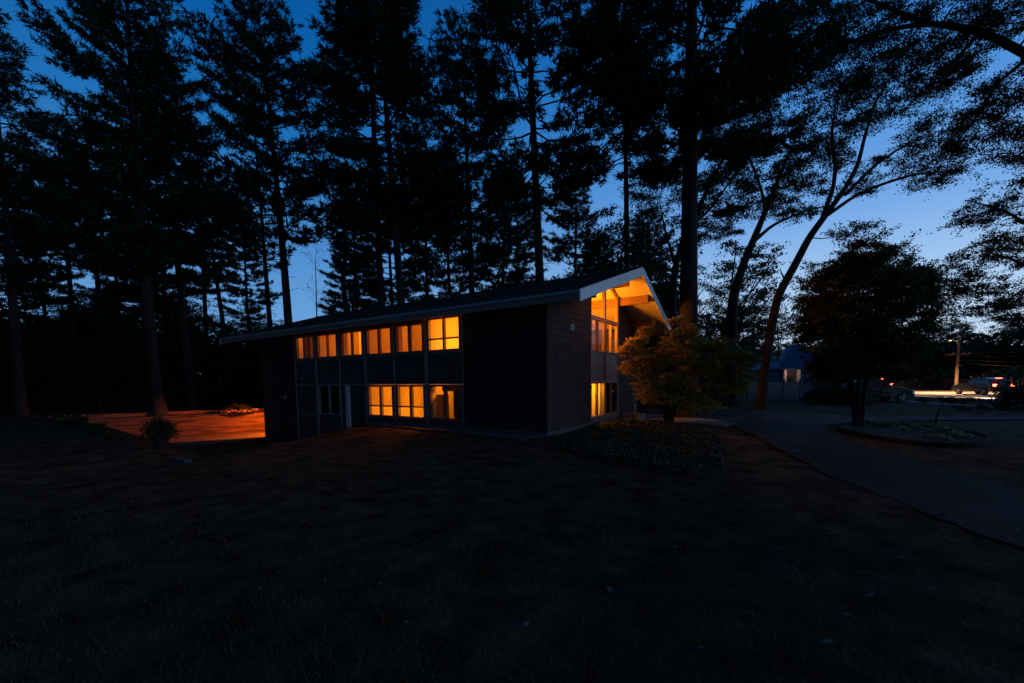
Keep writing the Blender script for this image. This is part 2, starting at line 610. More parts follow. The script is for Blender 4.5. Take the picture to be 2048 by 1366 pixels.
# patio floor
pat = [H2W(UEND - .0, W * .98)[:2], H2W(UEND, .3)[:2], H2W(UEND + .3, -1.5)[:2], (-16.6, 22.3), (-18.5, 21.9), (-20.5, 22.9), (-23.2, 24.7), (-16.3, 28.25), (-9, 32.2)]
sheet('patio', pat, -1.33, M_paver, thick=.1)

# street beyond: runs away from the house on the right
rd = norm(np.array([.16, .987]))
rn = np.array([rd[1], -rd[0]])
def road_pt(s, w):
    return np.array([43.5, 34.0]) + rd * s + rn * w
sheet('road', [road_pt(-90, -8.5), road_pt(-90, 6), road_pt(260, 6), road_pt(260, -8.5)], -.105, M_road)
mk = MB()
for s in range(-12, 60, 9):
    a = [road_pt(s, -2.2), road_pt(s, -2.0), road_pt(s + 3.2, -2.0), road_pt(s + 3.2, -2.2)]
    mk.add([(p[0], p[1], -.101) for p in a], [(0, 1, 2, 3)])
tag(mk.build('road_marking', M_white), kind='structure')
kb = MB()
for w_ in (-8.7, 6.0):
    a = [road_pt(-90, w_), road_pt(-90, w_ + .2), road_pt(260, w_ + .2), road_pt(260, w_)]
    kb.prism([(p[0], p[1]) for p in a], -.2, .0, lambda p, t: (p[0], p[1], t))
tag(kb.build('kerb', M_conc), kind='structure')
sheet('pavement', [road_pt(-90, -14.2), road_pt(-90, -12.7), road_pt(120, -12.7), road_pt(120, -14.2)], -.09, M_conc, thick=.05)

# ------------------------------------------------------------------ the house
house = thing('house', 'dark shingled two-storey house with low gable roof and glowing orange windows', 'house', (HC[0], HC[1], 0), -TH)
def PL(a, d, z): return (-a, d, z)        # long front wall: a = distance from the corner, d = depth inwards
def PG(a, d, z): return (-d, a, z)        # gable wall

def shingles(mapf, a0, a1, z0, ztop, seed, course=.24):
    rng = rs(seed)
    mb = MB(mapf)
    z = z0
    while True:
        a = a0
        mx_top = max(ztop(a0), ztop(a1), ztop(min(max(VR, a0), a1)) if mapf is PG else -9)
        if z > mx_top: break
        while a < a1:
            w = rng.uniform(.14, .42)
            b = min(a + w, a1)
            h = course + .05
            t0, t1 = min(z + h, ztop(a)), min(z + h, ztop(b))
            zb0 = z - rng.uniform(0, .008)
            if t0 - zb0 > .02 and t1 - zb0 > .02:
                o = .038 + rng.uniform(0, .009); i_ = .008
                g = .0025
                P = [(a + g, -o, zb0), (b - g, -o, zb0), (b - g, -i_, t1), (a + g, -i_, t0), (a + g, .0, zb0), (b - g, .0, zb0), (b - g, .0, t1), (a + g, .0, t0)]
                mb.add(P, [(0, 1, 2, 3), (4, 7, 6, 5), (0, 4, 5, 1), (1, 5, 6, 2), (3, 2, 6, 7), (0, 3, 7, 4)])
            a = b
        z += course
    return mb

flat_top = lambda a: roof_under(0) - .01
gab_top = lambda a: roof_under(a) - .01
TW = .16
def wall_back(mapf, a0, a1, z0, topf, d0=0.0, d1=TW):
    mb = MB(mapf)
    seq = [a0] + ([VR] if (mapf is PG and a0 < VR < a1) else []) + [a1]
    poly = [(a0, z0), (a1, z0)] + [(a, topf(a)) for a in reversed(seq)]
    return mb.prism(poly, d0, d1, lambda p, t: (p[0], t, p[1]))

def shingle_wall(mapf, a0, a1, zb, topf, seed):
    w_ = wall_back(mapf, a0, a1, zb, topf, 0, .12).build('wall', M_shing, house)
    wall_back(mapf, a0 + (.16 if a0 <= 0 else 0), a1, max(zb, -.4), topf, .122, .16).build('wall_lining', M_cream, w_)
    shingles(mapf, a0, a1, zb + .15, topf, seed).build('wall_shingles', M_shing, w_)
    return w_
shingle_wall(PL, 0, U1 - .03, .02 - .17, flat_top, 1)
shingle_wall(PL, U7 + .03, UEND, -1.55, flat_top, 2)
shingle_wall(PG, -.03, 3.74, .02 - .17, gab_top, 3)
shingle_wall(PG, 7.04, W, .02 - .17, gab_top, 4)
# far walls
wb = MB(); wb.box(-UEND, 0, W - TW, W, -1.55, roof_under(W) - .01)
wb.build('wall', M_shing, house)
cb_ = MB(); cb_.box(-.03, .04, -.04, .03, -.1, flat_top(0)); cb_.build('corner_board', M_shing, house)
wl = MB()
wl.prism([(0, -1.55), (W, -1.55), (W, roof_under(W) - .01), (VR, roof_under(VR) - .01), (0, roof_under(0) - .01)], -UEND - .03, -UEND + TW, lambda p, t: (t, p[0], p[1]))
wl.build('wall', M_shing, house)

# roof
def roof_slab(a, b, v0, v1, t_top, t_bot, over=0):
    mb = MB()
    P = []
    for x in (a, b):
        for v, dz in ((v0, t_top), (v1, t_top), (v1, t_bot), (v0, t_bot)):
            P.append((x, v, roof_top(v) + dz))
    mb.add(P, [(0, 1, 2, 3), (7, 6, 5, 4), (0, 4, 5, 1), (1, 5, 6, 2), (2, 6, 7, 3), (3, 7, 4, 0)])
    return mb
XL, XR = -(UEND + OL), OG
rf = roof_slab(XL, XR, -OV, VR, 0, -.10)
k = roof_slab(XL, XR, VR, VFAR, 0, -.10)
rf.add(k.v, k.f)
roof = rf.build('roof', M_roof, house)
# shingle courses on the roof
cr = MB(); rng = rs(9)
ncs = 26
for q in range(ncs):
    v0 = -OV + (VR + OV) * q / ncs; v1 = v0 + (VR + OV) / ncs * 1.02
    x = XL - .03
    while x < XR + .03:
        w_ = rng.uniform(.6, 1.2); x1 = min(x + w_, XR + .03)
        h = .016 + rng.uniform(0, .008)
        P = [(x + .006, v0 - .01, roof_top(v0) + .002), (x1, v0 - .01, roof_top(v0) + .002), (x1, v0 - .01, roof_top(v0) + h), (x + .006, v0 - .01, roof_top(v0) + h), (x + .006, v1, roof_top(v1) + .004), (x1, v1, roof_top(v1) + .004)]
        cr.add(P, [(0, 1, 2, 3), (3, 2, 5, 4), (0, 3, 4), (1, 5, 2)])
        x = x1
cr.build('roof_shingles', M_roof, roof)
rc = MB()
rc.tube([(XL - .02, VR, ZR + .0), (XR + .02, VR, ZR + .0)], .06, 8)
rc.build('ridge_cap', M_roof, roof)
sf = roof_slab(XL + .05, XR - .05, -OV + .05, VR, -.103, -TK)
k = roof_slab(XL + .05, XR - .05, VR, VFAR - .05, -.103, -TK)
sf.add(k.v, k.f)
sf.build('soffit', M_soffit, house)
fa = MB(); fa.box(XL + .0, XR - .06, -OV + .0, -OV + .045, ZE - .31, ZE - .03)
fa.build('fascia', M_fascia, house)
gt = MB(); gt.box(XL, XR - .03, -OV - .035, -OV - .003, ZE - .10, ZE - .005)
gt.build('drip_edge', M_chrome, house)
fa2 = MB(); fa2.box(XL, XR - .06, VFAR - .045, VFAR, ZEF - .35, ZEF - .03)
fa2.build('fascia', M_fascia, house)
def rake(xa, xb):
    for v0, v1 in ((-OV - .04, VR), (VR, VFAR + .04)):
        mb = MB(); P = []
        for x in (xa, xb):
            for v, dz in ((v0, .012), (v1, .012), (v1, -.36), (v0, -.36)):
                P.append((x, v, roof_top(v) + dz))
        mb.add(P, [(0, 1, 2, 3), (7, 6, 5, 4), (0, 4, 5, 1), (1, 5, 6, 2), (2, 6, 7, 3), (3, 7, 4, 0)])
        mb.build('rake_board', M_white, house)
rake(XR - .045, XR + .01)
rake(XL - .01, XL + .045)
# beams running along the roof and out through the gable
for v, wd, hh, xe in ((VR, .13, .42, .98), (2.05, .12, .32, .92), (7.14, .13, .34, XR - .2), (9.2, .12, .3, XR - .4)):
    z1 = roof_under(v) - .004 - (SLF * wd / 2)
    MB().box(XL + .5, xe, v - wd / 2, v + wd / 2, z1 - hh, z1 + .05 if v == VR else z1).build('beam', M_beam, house)

# windows, panels and trim
def window(mapf, a0, a1, z0, z1, cols=2, hbar=None, fr=.13, mull=.10, d=.07, topf=None, m=M_frame, reveal=True, sill=True, name='window'):
    """frame mesh > pane, reveal, sill; topf gives a sloping head"""
    T = topf or (lambda a: z1)
    mb = MB(mapf)
    e = .004
    def vbar(p, q, da=-.015, db=.12, zlo=None):
        zl = z0 if zlo is None else zlo
        mb.prism([(p, zl), (q, zl), (q, T(q) - e), (p, T(p) - e)], da, db, lambda s_, t: (s_[0], t, s_[1]))
    vbar(a0, a0 + fr); vbar(a1 - fr, a1)
    n = cols
    xs = [a0 + fr + (a1 - a0 - 2 * fr) * i / n for i in range(n + 1)]
    for x in xs[1:-1]:
        vbar(x - mull / 2, x + mull / 2, .0, .11)
    edges = [xs[0]] + [x for x in xs[1:-1]] + [xs[-1]]
    # bottom and top rails butted between the posts
    segs = []
    for i in range(n):
        l = xs[i] + (mull / 2 if i else 0); r = xs[i + 1] - (mull / 2 if i < n - 1 else 0)
        segs.append((l, r))
        mb.box(l, r, -.008, .115, z0, z0 + fr * .7)
        hd = fr * .55
        mb.prism([(l, T(l) - hd), (r, T(r) - hd), (r, T(r) - e), (l, T(l) - e)], -.008, .115, lambda s_, t: (s_[0], t, s_[1]))
        if hbar:
            mb.box(l, r, .01, .10, hbar - .03, hbar + .03)
    w_ = mb.build(name, m, house)
    for l, r in segs:
        pn = MB(mapf)
        zm_ = hbar or z0 + fr * .7
        pn.add([(l, d, zm_), (r, d, zm_), (r, d, T(r) - fr * .55), (l, d, T(l) - fr * .55)], [(0, 1, 2, 3)])
        pn.build('pane', M_screen if hbar else M_glass, w_)
        if hbar:
            MB(mapf).add([(l, d, z0 + fr * .7), (r, d, z0 + fr * .7), (r, d, hbar), (l, d, hbar)], [(0, 1, 2, 3)]).build('pane', M_glass, w_)
    if reveal:
        rv = MB(mapf)
        rv.prism([(a0 + fr - .05, z0 + .02), (a0 + fr - .005, z0 + .02), (a0 + fr - .005, T(a0 + fr) - .06), (a0 + fr - .05, T(a0 + fr - .05) - .06)], .123, .34, lambda s_, t: (s_[0], t, s_[1]))
        rv.prism([(a1 - fr + .005, z0 + .02), (a1 - fr + .05, z0 + .02), (a1 - fr + .05, T(a1 - fr) - .06), (a1 - fr + .005, T(a1 - fr) - .06)], .123, .34, lambda s_, t: (s_[0], t, s_[1]))
        rv.box(a0 + fr, a1 - fr, .123, .34, z0 + .02, z0 + .06)
        rv.build('window_reveal', M_cream, w_)
    if sill:
        sl = MB(mapf); sl.box(a0 + .01, a1 - .01, -.06, -.017, z0 + .0, z0 + .045)
        sl.build('sill', m, w_)
    return w_

ZT = 4.36
bays = [(U1, U2), (U2, U3), (U3, U4), (U4, U5), (U5, U6), (U6, U7)]
for i, (a, b) in enumerate(bays):
    if i == 0:
        window(PL, a + .04, b - .04, ZA, ZT, hbar=3.50, fr=.15)
    else:
        window(PL, a + .04, b - .04, ZA, 4.24, fr=(.18 if i in (3, 4) else .16), mull=(.07 if i > 2 else .13))
    hb = MB(PL); hb.box(a + .04, b - .04, .0, .12, (ZT if i == 0 else 4.24) + .002, roof_under(0) - .012)
    hb.build('head_panel', M_frame, house)
    pb = MB(PL); pb.box(a + .035, b - .035, .012, .10, ZB + .03, ZA - .03)
    pb.build('wall_panel', M_panel, house)
    # the structural band behind the panel
    bb = MB(PL); bb.box(a, b, .103, .17, ZB - .02, ZA + .02)
    bb.build('inner_wall', M_cream, house)
for (a, b), hbz in ((bays[0], None), (bays[1], .74), (bays[2], .74)):
    window(PL, a + .04, b - .04, ZC, ZB - .03, hbar=hbz, fr=.16, mull=.14)
# fourth bay: dark door set back beside a white post
DB = -1.55
dm = MB(PL); dm.box(U4 + .06, U4 + 1.30, .10, .15, -.60, ZB - .06)
door = dm.build('door', M_doorp, house)
dp = MB(PL)
for zz in ((-.45, .35), (.5, 1.5)):
    dp.box(U4 + .2, U4 + .6, .085, .098, *zz); dp.box(U4 + .75, U4 + 1.15, .085, .098, *zz)
dp.build('door_panel', M_doorp, door)
MB(PL).tube([(U4 + .14, .09, .42), (U4 + .14, .03, .42), (U4 + .22, .03, .42)], .012, 8).build('handle', M_chrome, door)
dj = MB(PL); dj.box(U4 + 1.32, U4 + 1.52, -.03, .14, -.85, ZB - .03)
dj.build('door_post', M_white, house)
dh = MB(PL); dh.box(U4 + .03, U4 + 1.31, -.02, .09, ZB - .055, ZB + .01)
dh.build('door_head', M_trim, house)
ds = MB(PL); ds.box(U4 + 1.53, U5 - .03, .012, .14, DB, ZB - .03)
ds.build('wall_panel', M_panel, house)
dt = MB(PL); dt.box(U4 + .03, U4 + 1.31, -.15, .3, -.75, -.61)
dt.build('door_step', M_conc, house)
# fifth bay: small unlit slider over a panel
window(PL, U5 + .04, U6 - .04, ZC, ZB - .03, fr=.09, mull=.07, m=M_trim, reveal=False)
pb = MB(PL); pb.box(U5 + .035, U6 - .035, .012, .14, DB, ZC - .03)
pb.build('wall_panel', M_panel, house)
for z0_, z1_ in ((DB, ZC - .06), (ZC + .0, ZB - .03)):
    pb = MB(PL); pb.box(U6 + .035, U7 - .035, .012, .14, z0_, z1_)
    pb.build('wall_panel', M_panel, house)
# trim grid
tr = MB(PL)
for j, u in enumerate((U1, U2, U3, U4, U5, U6, U7)):
    zb = -.15 if u <= U4 else DB
    if u in (U2, U4, U6):
        for du in (-.055, .055):
            tr.box(u + du - .018, u + du + .018, -.03, .01, zb, roof_under(0) - .02)
        tr.box(u - .036, u + .036, .002, .15, zb, roof_under(0) - .02)
    else:
        tr.box(u - .022, u + .022, -.028, .15, zb, roof_under(0) - .02)
for i, (a, b) in enumerate(bays):
    tr.box(a + .076, b - .076, -.022, .01, ZA - .045, ZA - .01)
    if i != 3:
        tr.box(a + .076, b - .076, -.022, .01, ZB - .025, ZB + .012)
tr.box(U6 + .076, U7 - .025, -.022, .01, ZC - .055, ZC - .015)
tr.build('trim', M_trim, house)

# gable glazing
G0, G1, G2 = 3.76, 5.39, 7.02
ZTR = 4.37
def gtop(a): return roof_under(a) - .03
for (a, b) in ((G0, G1), (G1, G2)):
    window(PG, a + .02, b - .02, ZA, ZTR - .02, fr=.09, mull=.10, d=.06, reveal=False)
    window(PG, a + .02, b - .02, ZTR + .04, 5.6, cols=1, fr=.06, d=.05, topf=lambda q: gtop(q), reveal=False, sill=False)
    window(PG, a + .02, b - .02, ZC, ZB - .03, fr=.09, mull=.09, d=.06, reveal=False)
    pb = MB(PG); pb.box(a + .03, b - .03, .012, .10, ZB + .02, ZA - .02)
    pb.build('wall_panel', mat('gable_panel_%d' % int(a), (.13, .12, .13), .35, .1, 1.5, spec=.6), house)
    bb = MB(PG); bb.box(a, b, .103, .17, ZB - .02, ZA + .02)
    bb.build('inner_wall', M_cream, house)
tg = MB(PG)
for g in (G0, G1, G2):
    tg.box(g - .024, g + .024, -.035, .15, -.1, gtop(g) - (.02 if g != G1 else .06))
for a, b in ((G0, G1), (G1, G2)):
    for z in (ZA - .03, ZB - .01, ZTR + .01):
        tg.box(a + .025, b - .025, -.028, .011, z - .022, z + .022)
tg.build('trim', M_trim, house)
sb = MB(PG); sb.box(G0 + .025, G2 - .025, -.09, .15, .03, ZC - .005)
sb.build('base_sill', M_conc, house)
sb = MB(PL); sb.box(U1 + .03, U4 - .04, -.012, .15, .03, ZC - .005)
sb.build('base_panel', M_panel, house)

# foundation
fd = MB()
fd.box(-U4 + .0, .06, -.075, .14, -.9, .025)
fd.box(-.14, .075, .142, W, -.9, .025)
fd.build('foundation', M_conc, house)

# ---- inside
fl = MB(); fl.box(-UEND + .2, -.18, .18, W - .2, 1.92, 2.12); fl.box(-UEND + .2, -.18, .18, W - .2, -.62, -.42)
fl.build('floor', M_floorw, house)
ce = MB(); ce.box(-UEND + .2, -.18, .18, W - .2, 1.86, 1.915)
ce.build('ceiling', M_cream, house)
def inner(x0, x1, y0, y1, z0, z1, m=M_cream, name='inner_wall'):
    return MB().box(x0, x1, y0, y1, z0, z1).build(name, m, house)
def inner_x(u, v0, v1, lo=2.13):      # cross wall reaching the sloping roof
    mb = MB()
    seq = [v0] + ([VR] if v0 < VR < v1 else []) + [v1]
    mb.prism([(v0, lo), (v1, lo)] + [(v, roof_under(v) - .01) for v in reversed(seq)], -u - .05, -u + .05, lambda p, t: (t, p[0], p[1]))
    mb.build('inner_wall', M_cream, house)
inner_x(5.62, .36, W - .2)
inner_x(9.43, .36, 2.9)
inner_x(13.27, .36, 2.6)
inner(-13.2, -5.68, 2.9, 3.0, 2.13, roof_under(2.9) - .02)
inner(-UEND + .2, -13.33, 2.9, 3.0, 2.13, roof_under(2.9) - .02)
inner(-15.3, -13.33, 1.3, 1.5, 3.88, 4.03)                 # lit pelmet in the end room
inner(-14.6, -14.5, 1.3, 2.88, 2.13, 3.85)
inner(-6.62, -6.5, 2.84, 2.895, 3.25, 3.38, M_white, 'thermostat')
inner(-9.5, -9.38, .2, 6, -.41, 1.85)
inner(-5.66, -5.56, .36, 6, -.41, 1.85)
inner(-9.36, -5.68, 3.4, 3.5, -.41, 1.85)
inner(-5.54, -.2, 5.32, 5.44, -.41, 1.85)
inner(-5.54, -3.4, 1.9, 2.0, -.41, 1.85)
inner(-5.5, -4.80, .42, .46, -.41, 1.26, M_tan, 'room_door')  # brown board standing for the wooden door inside
inner(-5.15, -4.85, .43, .45, 1.40, 1.66, M_dark, 'dark_band')  # dark strip added to blacken the top of the pane
inner(-4.52, -4.06, .40, .44, -.41, 1.67, M_dark, 'dark_slab')  # dark slab added to black out this side of the window
inner(-4.9, -4.53, .41, .44, 1.40, 1.60, M_dark, 'dark_band')  # second dark strip added along the pane top
inner(-5.0, -3.0, 8.4, 8.5, 2.13, 4.6)
for zz in (0,):
    cu = MB()
    for kx in range(9):
        cu.box(-.55, -.50, 4.05 + kx * .11, 4.12 + kx * .11, 2.3, 4.3)
    cu.build('curtain', M_cream, house)
    cu = MB()
    for kx in range(10):
        cu.box(-.75 - .02 * (kx % 2), -.70 - .02 * (kx % 2), 4.0 + kx * .12, 4.1 + kx * .12, -.3, 1.7)
    cu.build('curtain', M_cream, house)

def lamp(name, u, v, z, w, col, r=.12):
    d = bpy.data.lights.new(name, 'POINT')
    d.energy = w * LK; d.color = col; d.shadow_soft_size = r
    o = bpy.data.objects.new(name, d); COL.objects.link(o)
    p = H2W(u, v, z); o.location = p
    return o
LK = 2.1
OR1, OR2, OR3 = (1, .285, .008), (1, .22, .003), (1, .38, .012)
lamp('living_room_lamp', 2.6, 4.6, 4.9, 230, OR1, .3)
lamp('living_room_window_lamp', 1.0, 5.1, 4.6, 300, OR1, .2)
lamp('living_room_corner_lamp', 4.4, 1.5, 3.9, 60, OR1, .2)
lamp('middle_room_lamp', 7.5, 1.9, 4.3, 33, OR2, .2)
lamp('bathroom_lamp', 11.3, 1.9, 4.3, 33, OR2, .2)
lamp('end_room_lamp', 14.3, 1.9, 4.25, 45, (1, .27, .01), .12)
lamp('lower_room_lamp', 7.2, 1.9, 1.5, 75, OR1, .2)
lamp('lower_room_reading_lamp', 6.3, 1.3, .6, 22, OR3, .1)
lamp('lower_corner_lamp', 4.6, .75, 1.5, 16, OR1, .1)
lamp('lower_gable_lamp', .42, 4.5, 1.4, 34, OR3, .1)

# things fixed to the house front
def at_house(u, v, z): return tuple(H2W(u, v, z))
fl_ = thing('flood_light', 'twin-headed floodlight high on the dark shingled wall near the left eave', 'floodlight', at_house(16.25, -.05, 3.62), -TH)
MB().lathe([(.06, 0), (.06, .04)], (0, 0, 0), 12).build('base', M_dark, fl_)
for s in (-1, 1):
    hd = MB(); hd.tube([(s * .03, 0, .02), (s * .10, -.12, -.02), (s * .14, -.22, -.07)], [.02, .05, .09], 12)
    hd.build('lamp_head', M_stone, fl_)
ho = thing('security_camera', 'pale horn-shaped camera on the dark panel left of the windows', 'camera', at_house(14.45, -.04, 2.02), -TH)
MB().tube([(.12, -.05, 0), (-.02, -.07, 0), (-.20, -.09, .0)], [.085, .075, .06], 12).build('housing', M_stone, ho)
MB().cbox((.05, -.02, 0), (.08, .05, .08)).build('bracket', M_stone, ho)
vt = thing('dryer_vent', 'small pale vent hood halfway up the left shingled wall', 'vent', at_house(16.2, -.06, 1.02), -TH)
MB().cbox((0, -.05, 0), (.30, .12, .16)).build('hood', M_chrome, vt)
MB().cbox((0, -.115, -.03), (.26, .008, .10)).build('flap', M_dark, vt)
mt = thing('outdoor_socket', 'small grey socket box low on the left shingled wall', 'socket', at_house(15.9, -.06, -.22), -TH)
MB().cbox((0, -.02, 0), (.12, .08, .16)).build('box', M_panel, mt)
MB().cbox((0, -.07, .01), (.10, .015, .12)).build('cover', M_stone, mt)
# chimney pipe and cable on the roof
pv = H2W(8.6, 4.2, roof_top(4.2))
vp = thing('roof_vent', 'pale metal vent pipe standing on the dark roof', 'vent pipe', tuple(pv))
MB().lathe([(.10, -.1), (.10, .30), (.13, .30), (.13, .38), (.05, .40)], (0, 0, 0), 14).build('pipe', M_stone, vp)
MB().lathe([(.20, -.05), (.18, .03), (.10, .05)], (0, 0, 0), 14).build('flashing', M_dark, vp)
gz = H2W(8.1, 4.3, roof_top(4.3) + .06)
gl_ = MB(); gl_.lathe([(.02, -.07), (.08, -.04), (.10, .02), (.07, .08), (.01, .10)], tuple(gz), 12)
tag(gl_.build('vent_cap', M_chrome), 'small round metal cap on the roof right of the vent pipe', 'vent cap')
cb = MB()
c0 = H2W(8.55, 4.2, roof_top(4.2) + .42); c1 = H2W(7.0, 3.6, roof_top(3.6) + .03)
cb.tube([c0 * (1 - t) + c1 * t - np.array([0, 0, .12 * math.sin(t * math.pi)]) for t in np.linspace(0, 1, 8)], .009, 5)
tag(cb.build('roof_cable', M_stone), 'thin pale cable sagging from the vent pipe to the roof', 'cable')

# house number on the gable wall
def glyph_box(mb, a0, a1, z0, z1): mb.box(a0, a1, -.058, -.044, z0, z1)
num = thing('house_number', 'white house number on the dark shingled gable wall', 'house number', (HC[0], HC[1], 0), -TH)
a = 1.77; zn = 3.65; hh = .22
for ch in '117':
    mb = MB(PG)
    if ch == '1':
        glyph_box(mb, a + .032, a + .062, zn, zn + hh); glyph_box(mb, a + .008, a + .031, zn + hh - .055, zn + hh - .025); glyph_box(mb, a + .006, a + .031, zn, zn + .024); glyph_box(mb, a + .063, a + .088, zn, zn + .024)
        a += .105
    else:
        glyph_box(mb, a, a + .11, zn + hh - .034, zn + hh)
        mb.prism([(a + .075, zn + hh - .036), (a + .11, zn + hh - .036), (a + .062, zn), (a + .026, zn)], -.058, -.044, lambda p, t: (p[0], t, p[1]))
    mb.build('digit', M_white, num)

# wall lantern under the left roof overhang, lights the patio
ln = thing('wall_lantern', 'orange wall lantern under the roof overhang at the patio end', 'lantern', at_house(UEND + .12, 1.5, .55), -TH)
MB().cbox((.05, 0, 0), (.04, .14, .22)).build('back_plate', M_dark, ln)
MB().lathe([(.05, -.10), (.07, .08)], (-.06, 0, 0), 8).build('shade', emat('lantern_glow', (1, .25, .02), 8), ln)
MB().lathe([(.10, .085), (.02, .16)], (-.06, 0, 0), 8).build('cap', M_dark, ln)
p = H2W(UEND + .55, 1.5, .5)
ld = bpy.data.lights.new('patio_lantern_light', 'SPOT'); ld.energy = 1700; ld.color = (1, .19, .012); ld.shadow_soft_size = .06; ld.spot_size = math.radians(98); ld.spot_blend = .35
lo = bpy.data.objects.new('patio_lantern_light', ld); COL.objects.link(lo); lo.location = p
lo.rotation_euler = Vector((-.80, .12, -.74)).to_track_quat('-Z', 'Y').to_euler()

# ------------------------------------------------------------------ retaining wall and patio things
rw = thing('retaining_wall', 'orange-lit timber retaining wall beside the patio left of the house', 'retaining wall')
rng = rs(5)
def wpt(s, off=0):
    L0 = math.dist(WALL[0], WALL[1]); 
    if s <= L0: a, b, t = WALL[0], WALL[1], s / L0
    else: a, b, t = WALL[1], WALL[2], (s - L0) / math.dist(WALL[1], WALL[2])
    a = np.array(a); b = np.array(b); d = norm(b - a); n_ = np.array([d[1], -d[0]])
    return a + (b - a) * t + n_ * off, d
LT = math.dist(WALL[0], WALL[1]) + math.dist(WALL[1], WALL[2])
tb = MB()
nrow = 7; zb0 = -1.5; zt0 = -.17
for r_ in range(nrow):
    z0 = zb0 + (zt0 - zb0) * r_ / nrow; z1 = zb0 + (zt0 - zb0) * (r_ + 1) / nrow - .012
    s = -rng.uniform(0, 1.2)
    while s < LT:
        e = s + rng.uniform(1.8, 2.6)
        a_, d_ = wpt(max(s, 0)); b_, _ = wpt(min(e, LT) - .015)
        o = rng.uniform(-.012, .012)
        m_ = (a_ + b_) / 2; L_ = np.linalg.norm(b_ - a_)
        tb.cbox((m_[0] + d_[1] * o, m_[1] - d_[0] * o, (z0 + z1) / 2), (L_, .2, z1 - z0), math.atan2(*(b_ - a_)[::-1]))
        s = e
tb.build('timbers', M_timber, rw)
cp = MB()
for a_, b_ in ((WALL[0], WALL[1]), (WALL[1], WALL[2])):
    a_ = np.array(a_); b_ = np.array(b_); m_ = (a_ + b_) / 2
    cp.cbox((m_[0] - .05, m_[1] + .1, zt0 + .03), (np.linalg.norm(b_ - a_), .34, .07), math.atan2(*(b_ - a_)[::-1]))
cp.build('cap_board', M_timber, rw)
# upper border timbers of the bed behind
bd = MB()
for a_, b_ in (((-25.2, 25.2), (-17.4, 29.8)), ((-17.4, 29.8), (-8, 34.9))):
    a_ = np.array(a_); b_ = np.array(b_); m_ = (a_ + b_) / 2
    bd.cbox((m_[0], m_[1], -.02), (np.linalg.norm(b_ - a_), .16, .22), math.atan2(*(b_ - a_)[::-1]))
bd = bd.build('edging_timber', M_timber)
tag(bd, 'low timber edging along the lawn above the retaining wall', 'edging')

def tuft_plant(name, label, cat, loc, h, r, n, m, seed, w=.03, up=1.1, flowers=None, mf=None):
    rng = rs(seed)
    t = thing(name, label, cat, loc)
    az = rng.uniform(0, 2 * np.pi, n); el = rng.uniform(.35, 1.4, n) * up
    d = np.stack([np.cos(az) * np.cos(el), np.sin(az) * np.cos(el), np.sin(el)], -1)
    L = h * rng.uniform(.6, 1.15, (n, 1))
    c = np.stack([np.cos(az), np.sin(az), np.zeros(n)], -1) * r * .35 * rng.rand(n, 1)
    mid = c + d * L * .6; tip = c + d * L + np.array([0, 0, -1]) * L * .28 + np.stack([np.cos(az), np.sin(az), 0 * az], -1) * L * .15
    sd = norm(np.cross(d, rng.normal(size=(n, 3)))) * w
    V = np.stack([c - sd * .5, c + sd * .5, mid + sd, tip, mid - sd], 1).reshape(-1, 3)
    foliage('leaves', V, 5, m, t)
    if flowers:
        C = rng.normal(size=(flowers, 3)) * np.array([r * .6, r * .6, h * .12]) + np.array([0, 0, h * .75])
        foliage('flowers', leaves(C, rng, .07, .06, 1), 4, mf, t)
    return t

# potted shrub at the lawn crest
pp = atY(323, 903, 13.6)
pot = thing('potted_plant', 'bushy potted plant standing dark against the orange patio wall', 'potted plant', (pp[0], pp[1], float(tz(pp[0], pp[1])) - .01))
MB().lathe([(.15, 0), (.23, .34), (.25, .36), (.25, .40), (.21, .40), (.20, .34)], (0, 0, 0), 18).build('pot', M_dark, pot)
rng = rs(21)
n = 620
az = rng.uniform(0, 2 * np.pi, n); el = rng.uniform(.1, 1.5, n)
sp = np.stack([np.cos(az) * np.cos(el), np.sin(az) * np.cos(el), np.sin(el)], -1)
C = sp * (rng.uniform(.1, .50, (n, 1)) * (.55 + .6 * np.abs(np.sin(az * 3.5)))[:, None]) * np.array([.85, .85, 1.15]) + np.array([0, 0, .38])
Dn = norm(sp + np.array([0, 0, .3]))
foliage('foliage', needles(C, Dn, rng, 4, .17, .016, .55), 3, M_leaf, pot)
st = Tubes()
for _ in range(26):
    a_ = rng.uniform(0, 6.28); e_ = rng.uniform(.5, 1.4)
    q = np.array([math.cos(a_) * math.cos(e_), math.sin(a_) * math.cos(e_), math.sin(e_)])
    st.add([np.array([0, 0, .36]), q * .4 + np.array([0, 0, .38]), q * .62 + np.array([0, 0, .40])], [.012, .008, .003], 4)
st.build('stems', M_bark, pot)

sp_ = onz(362, 920, -.16)
stp = MB(); stp.cbox((0, 0, 0), (.85, .18, .08), math.radians(-32))
o = stp.build('stone_step', mat('step_stone', (.07, .07, .08)), bevel=.012); o.location = (sp_[0], sp_[1], -.16)
tag(o, 'pale stone step edge beside the potted plant', 'step')
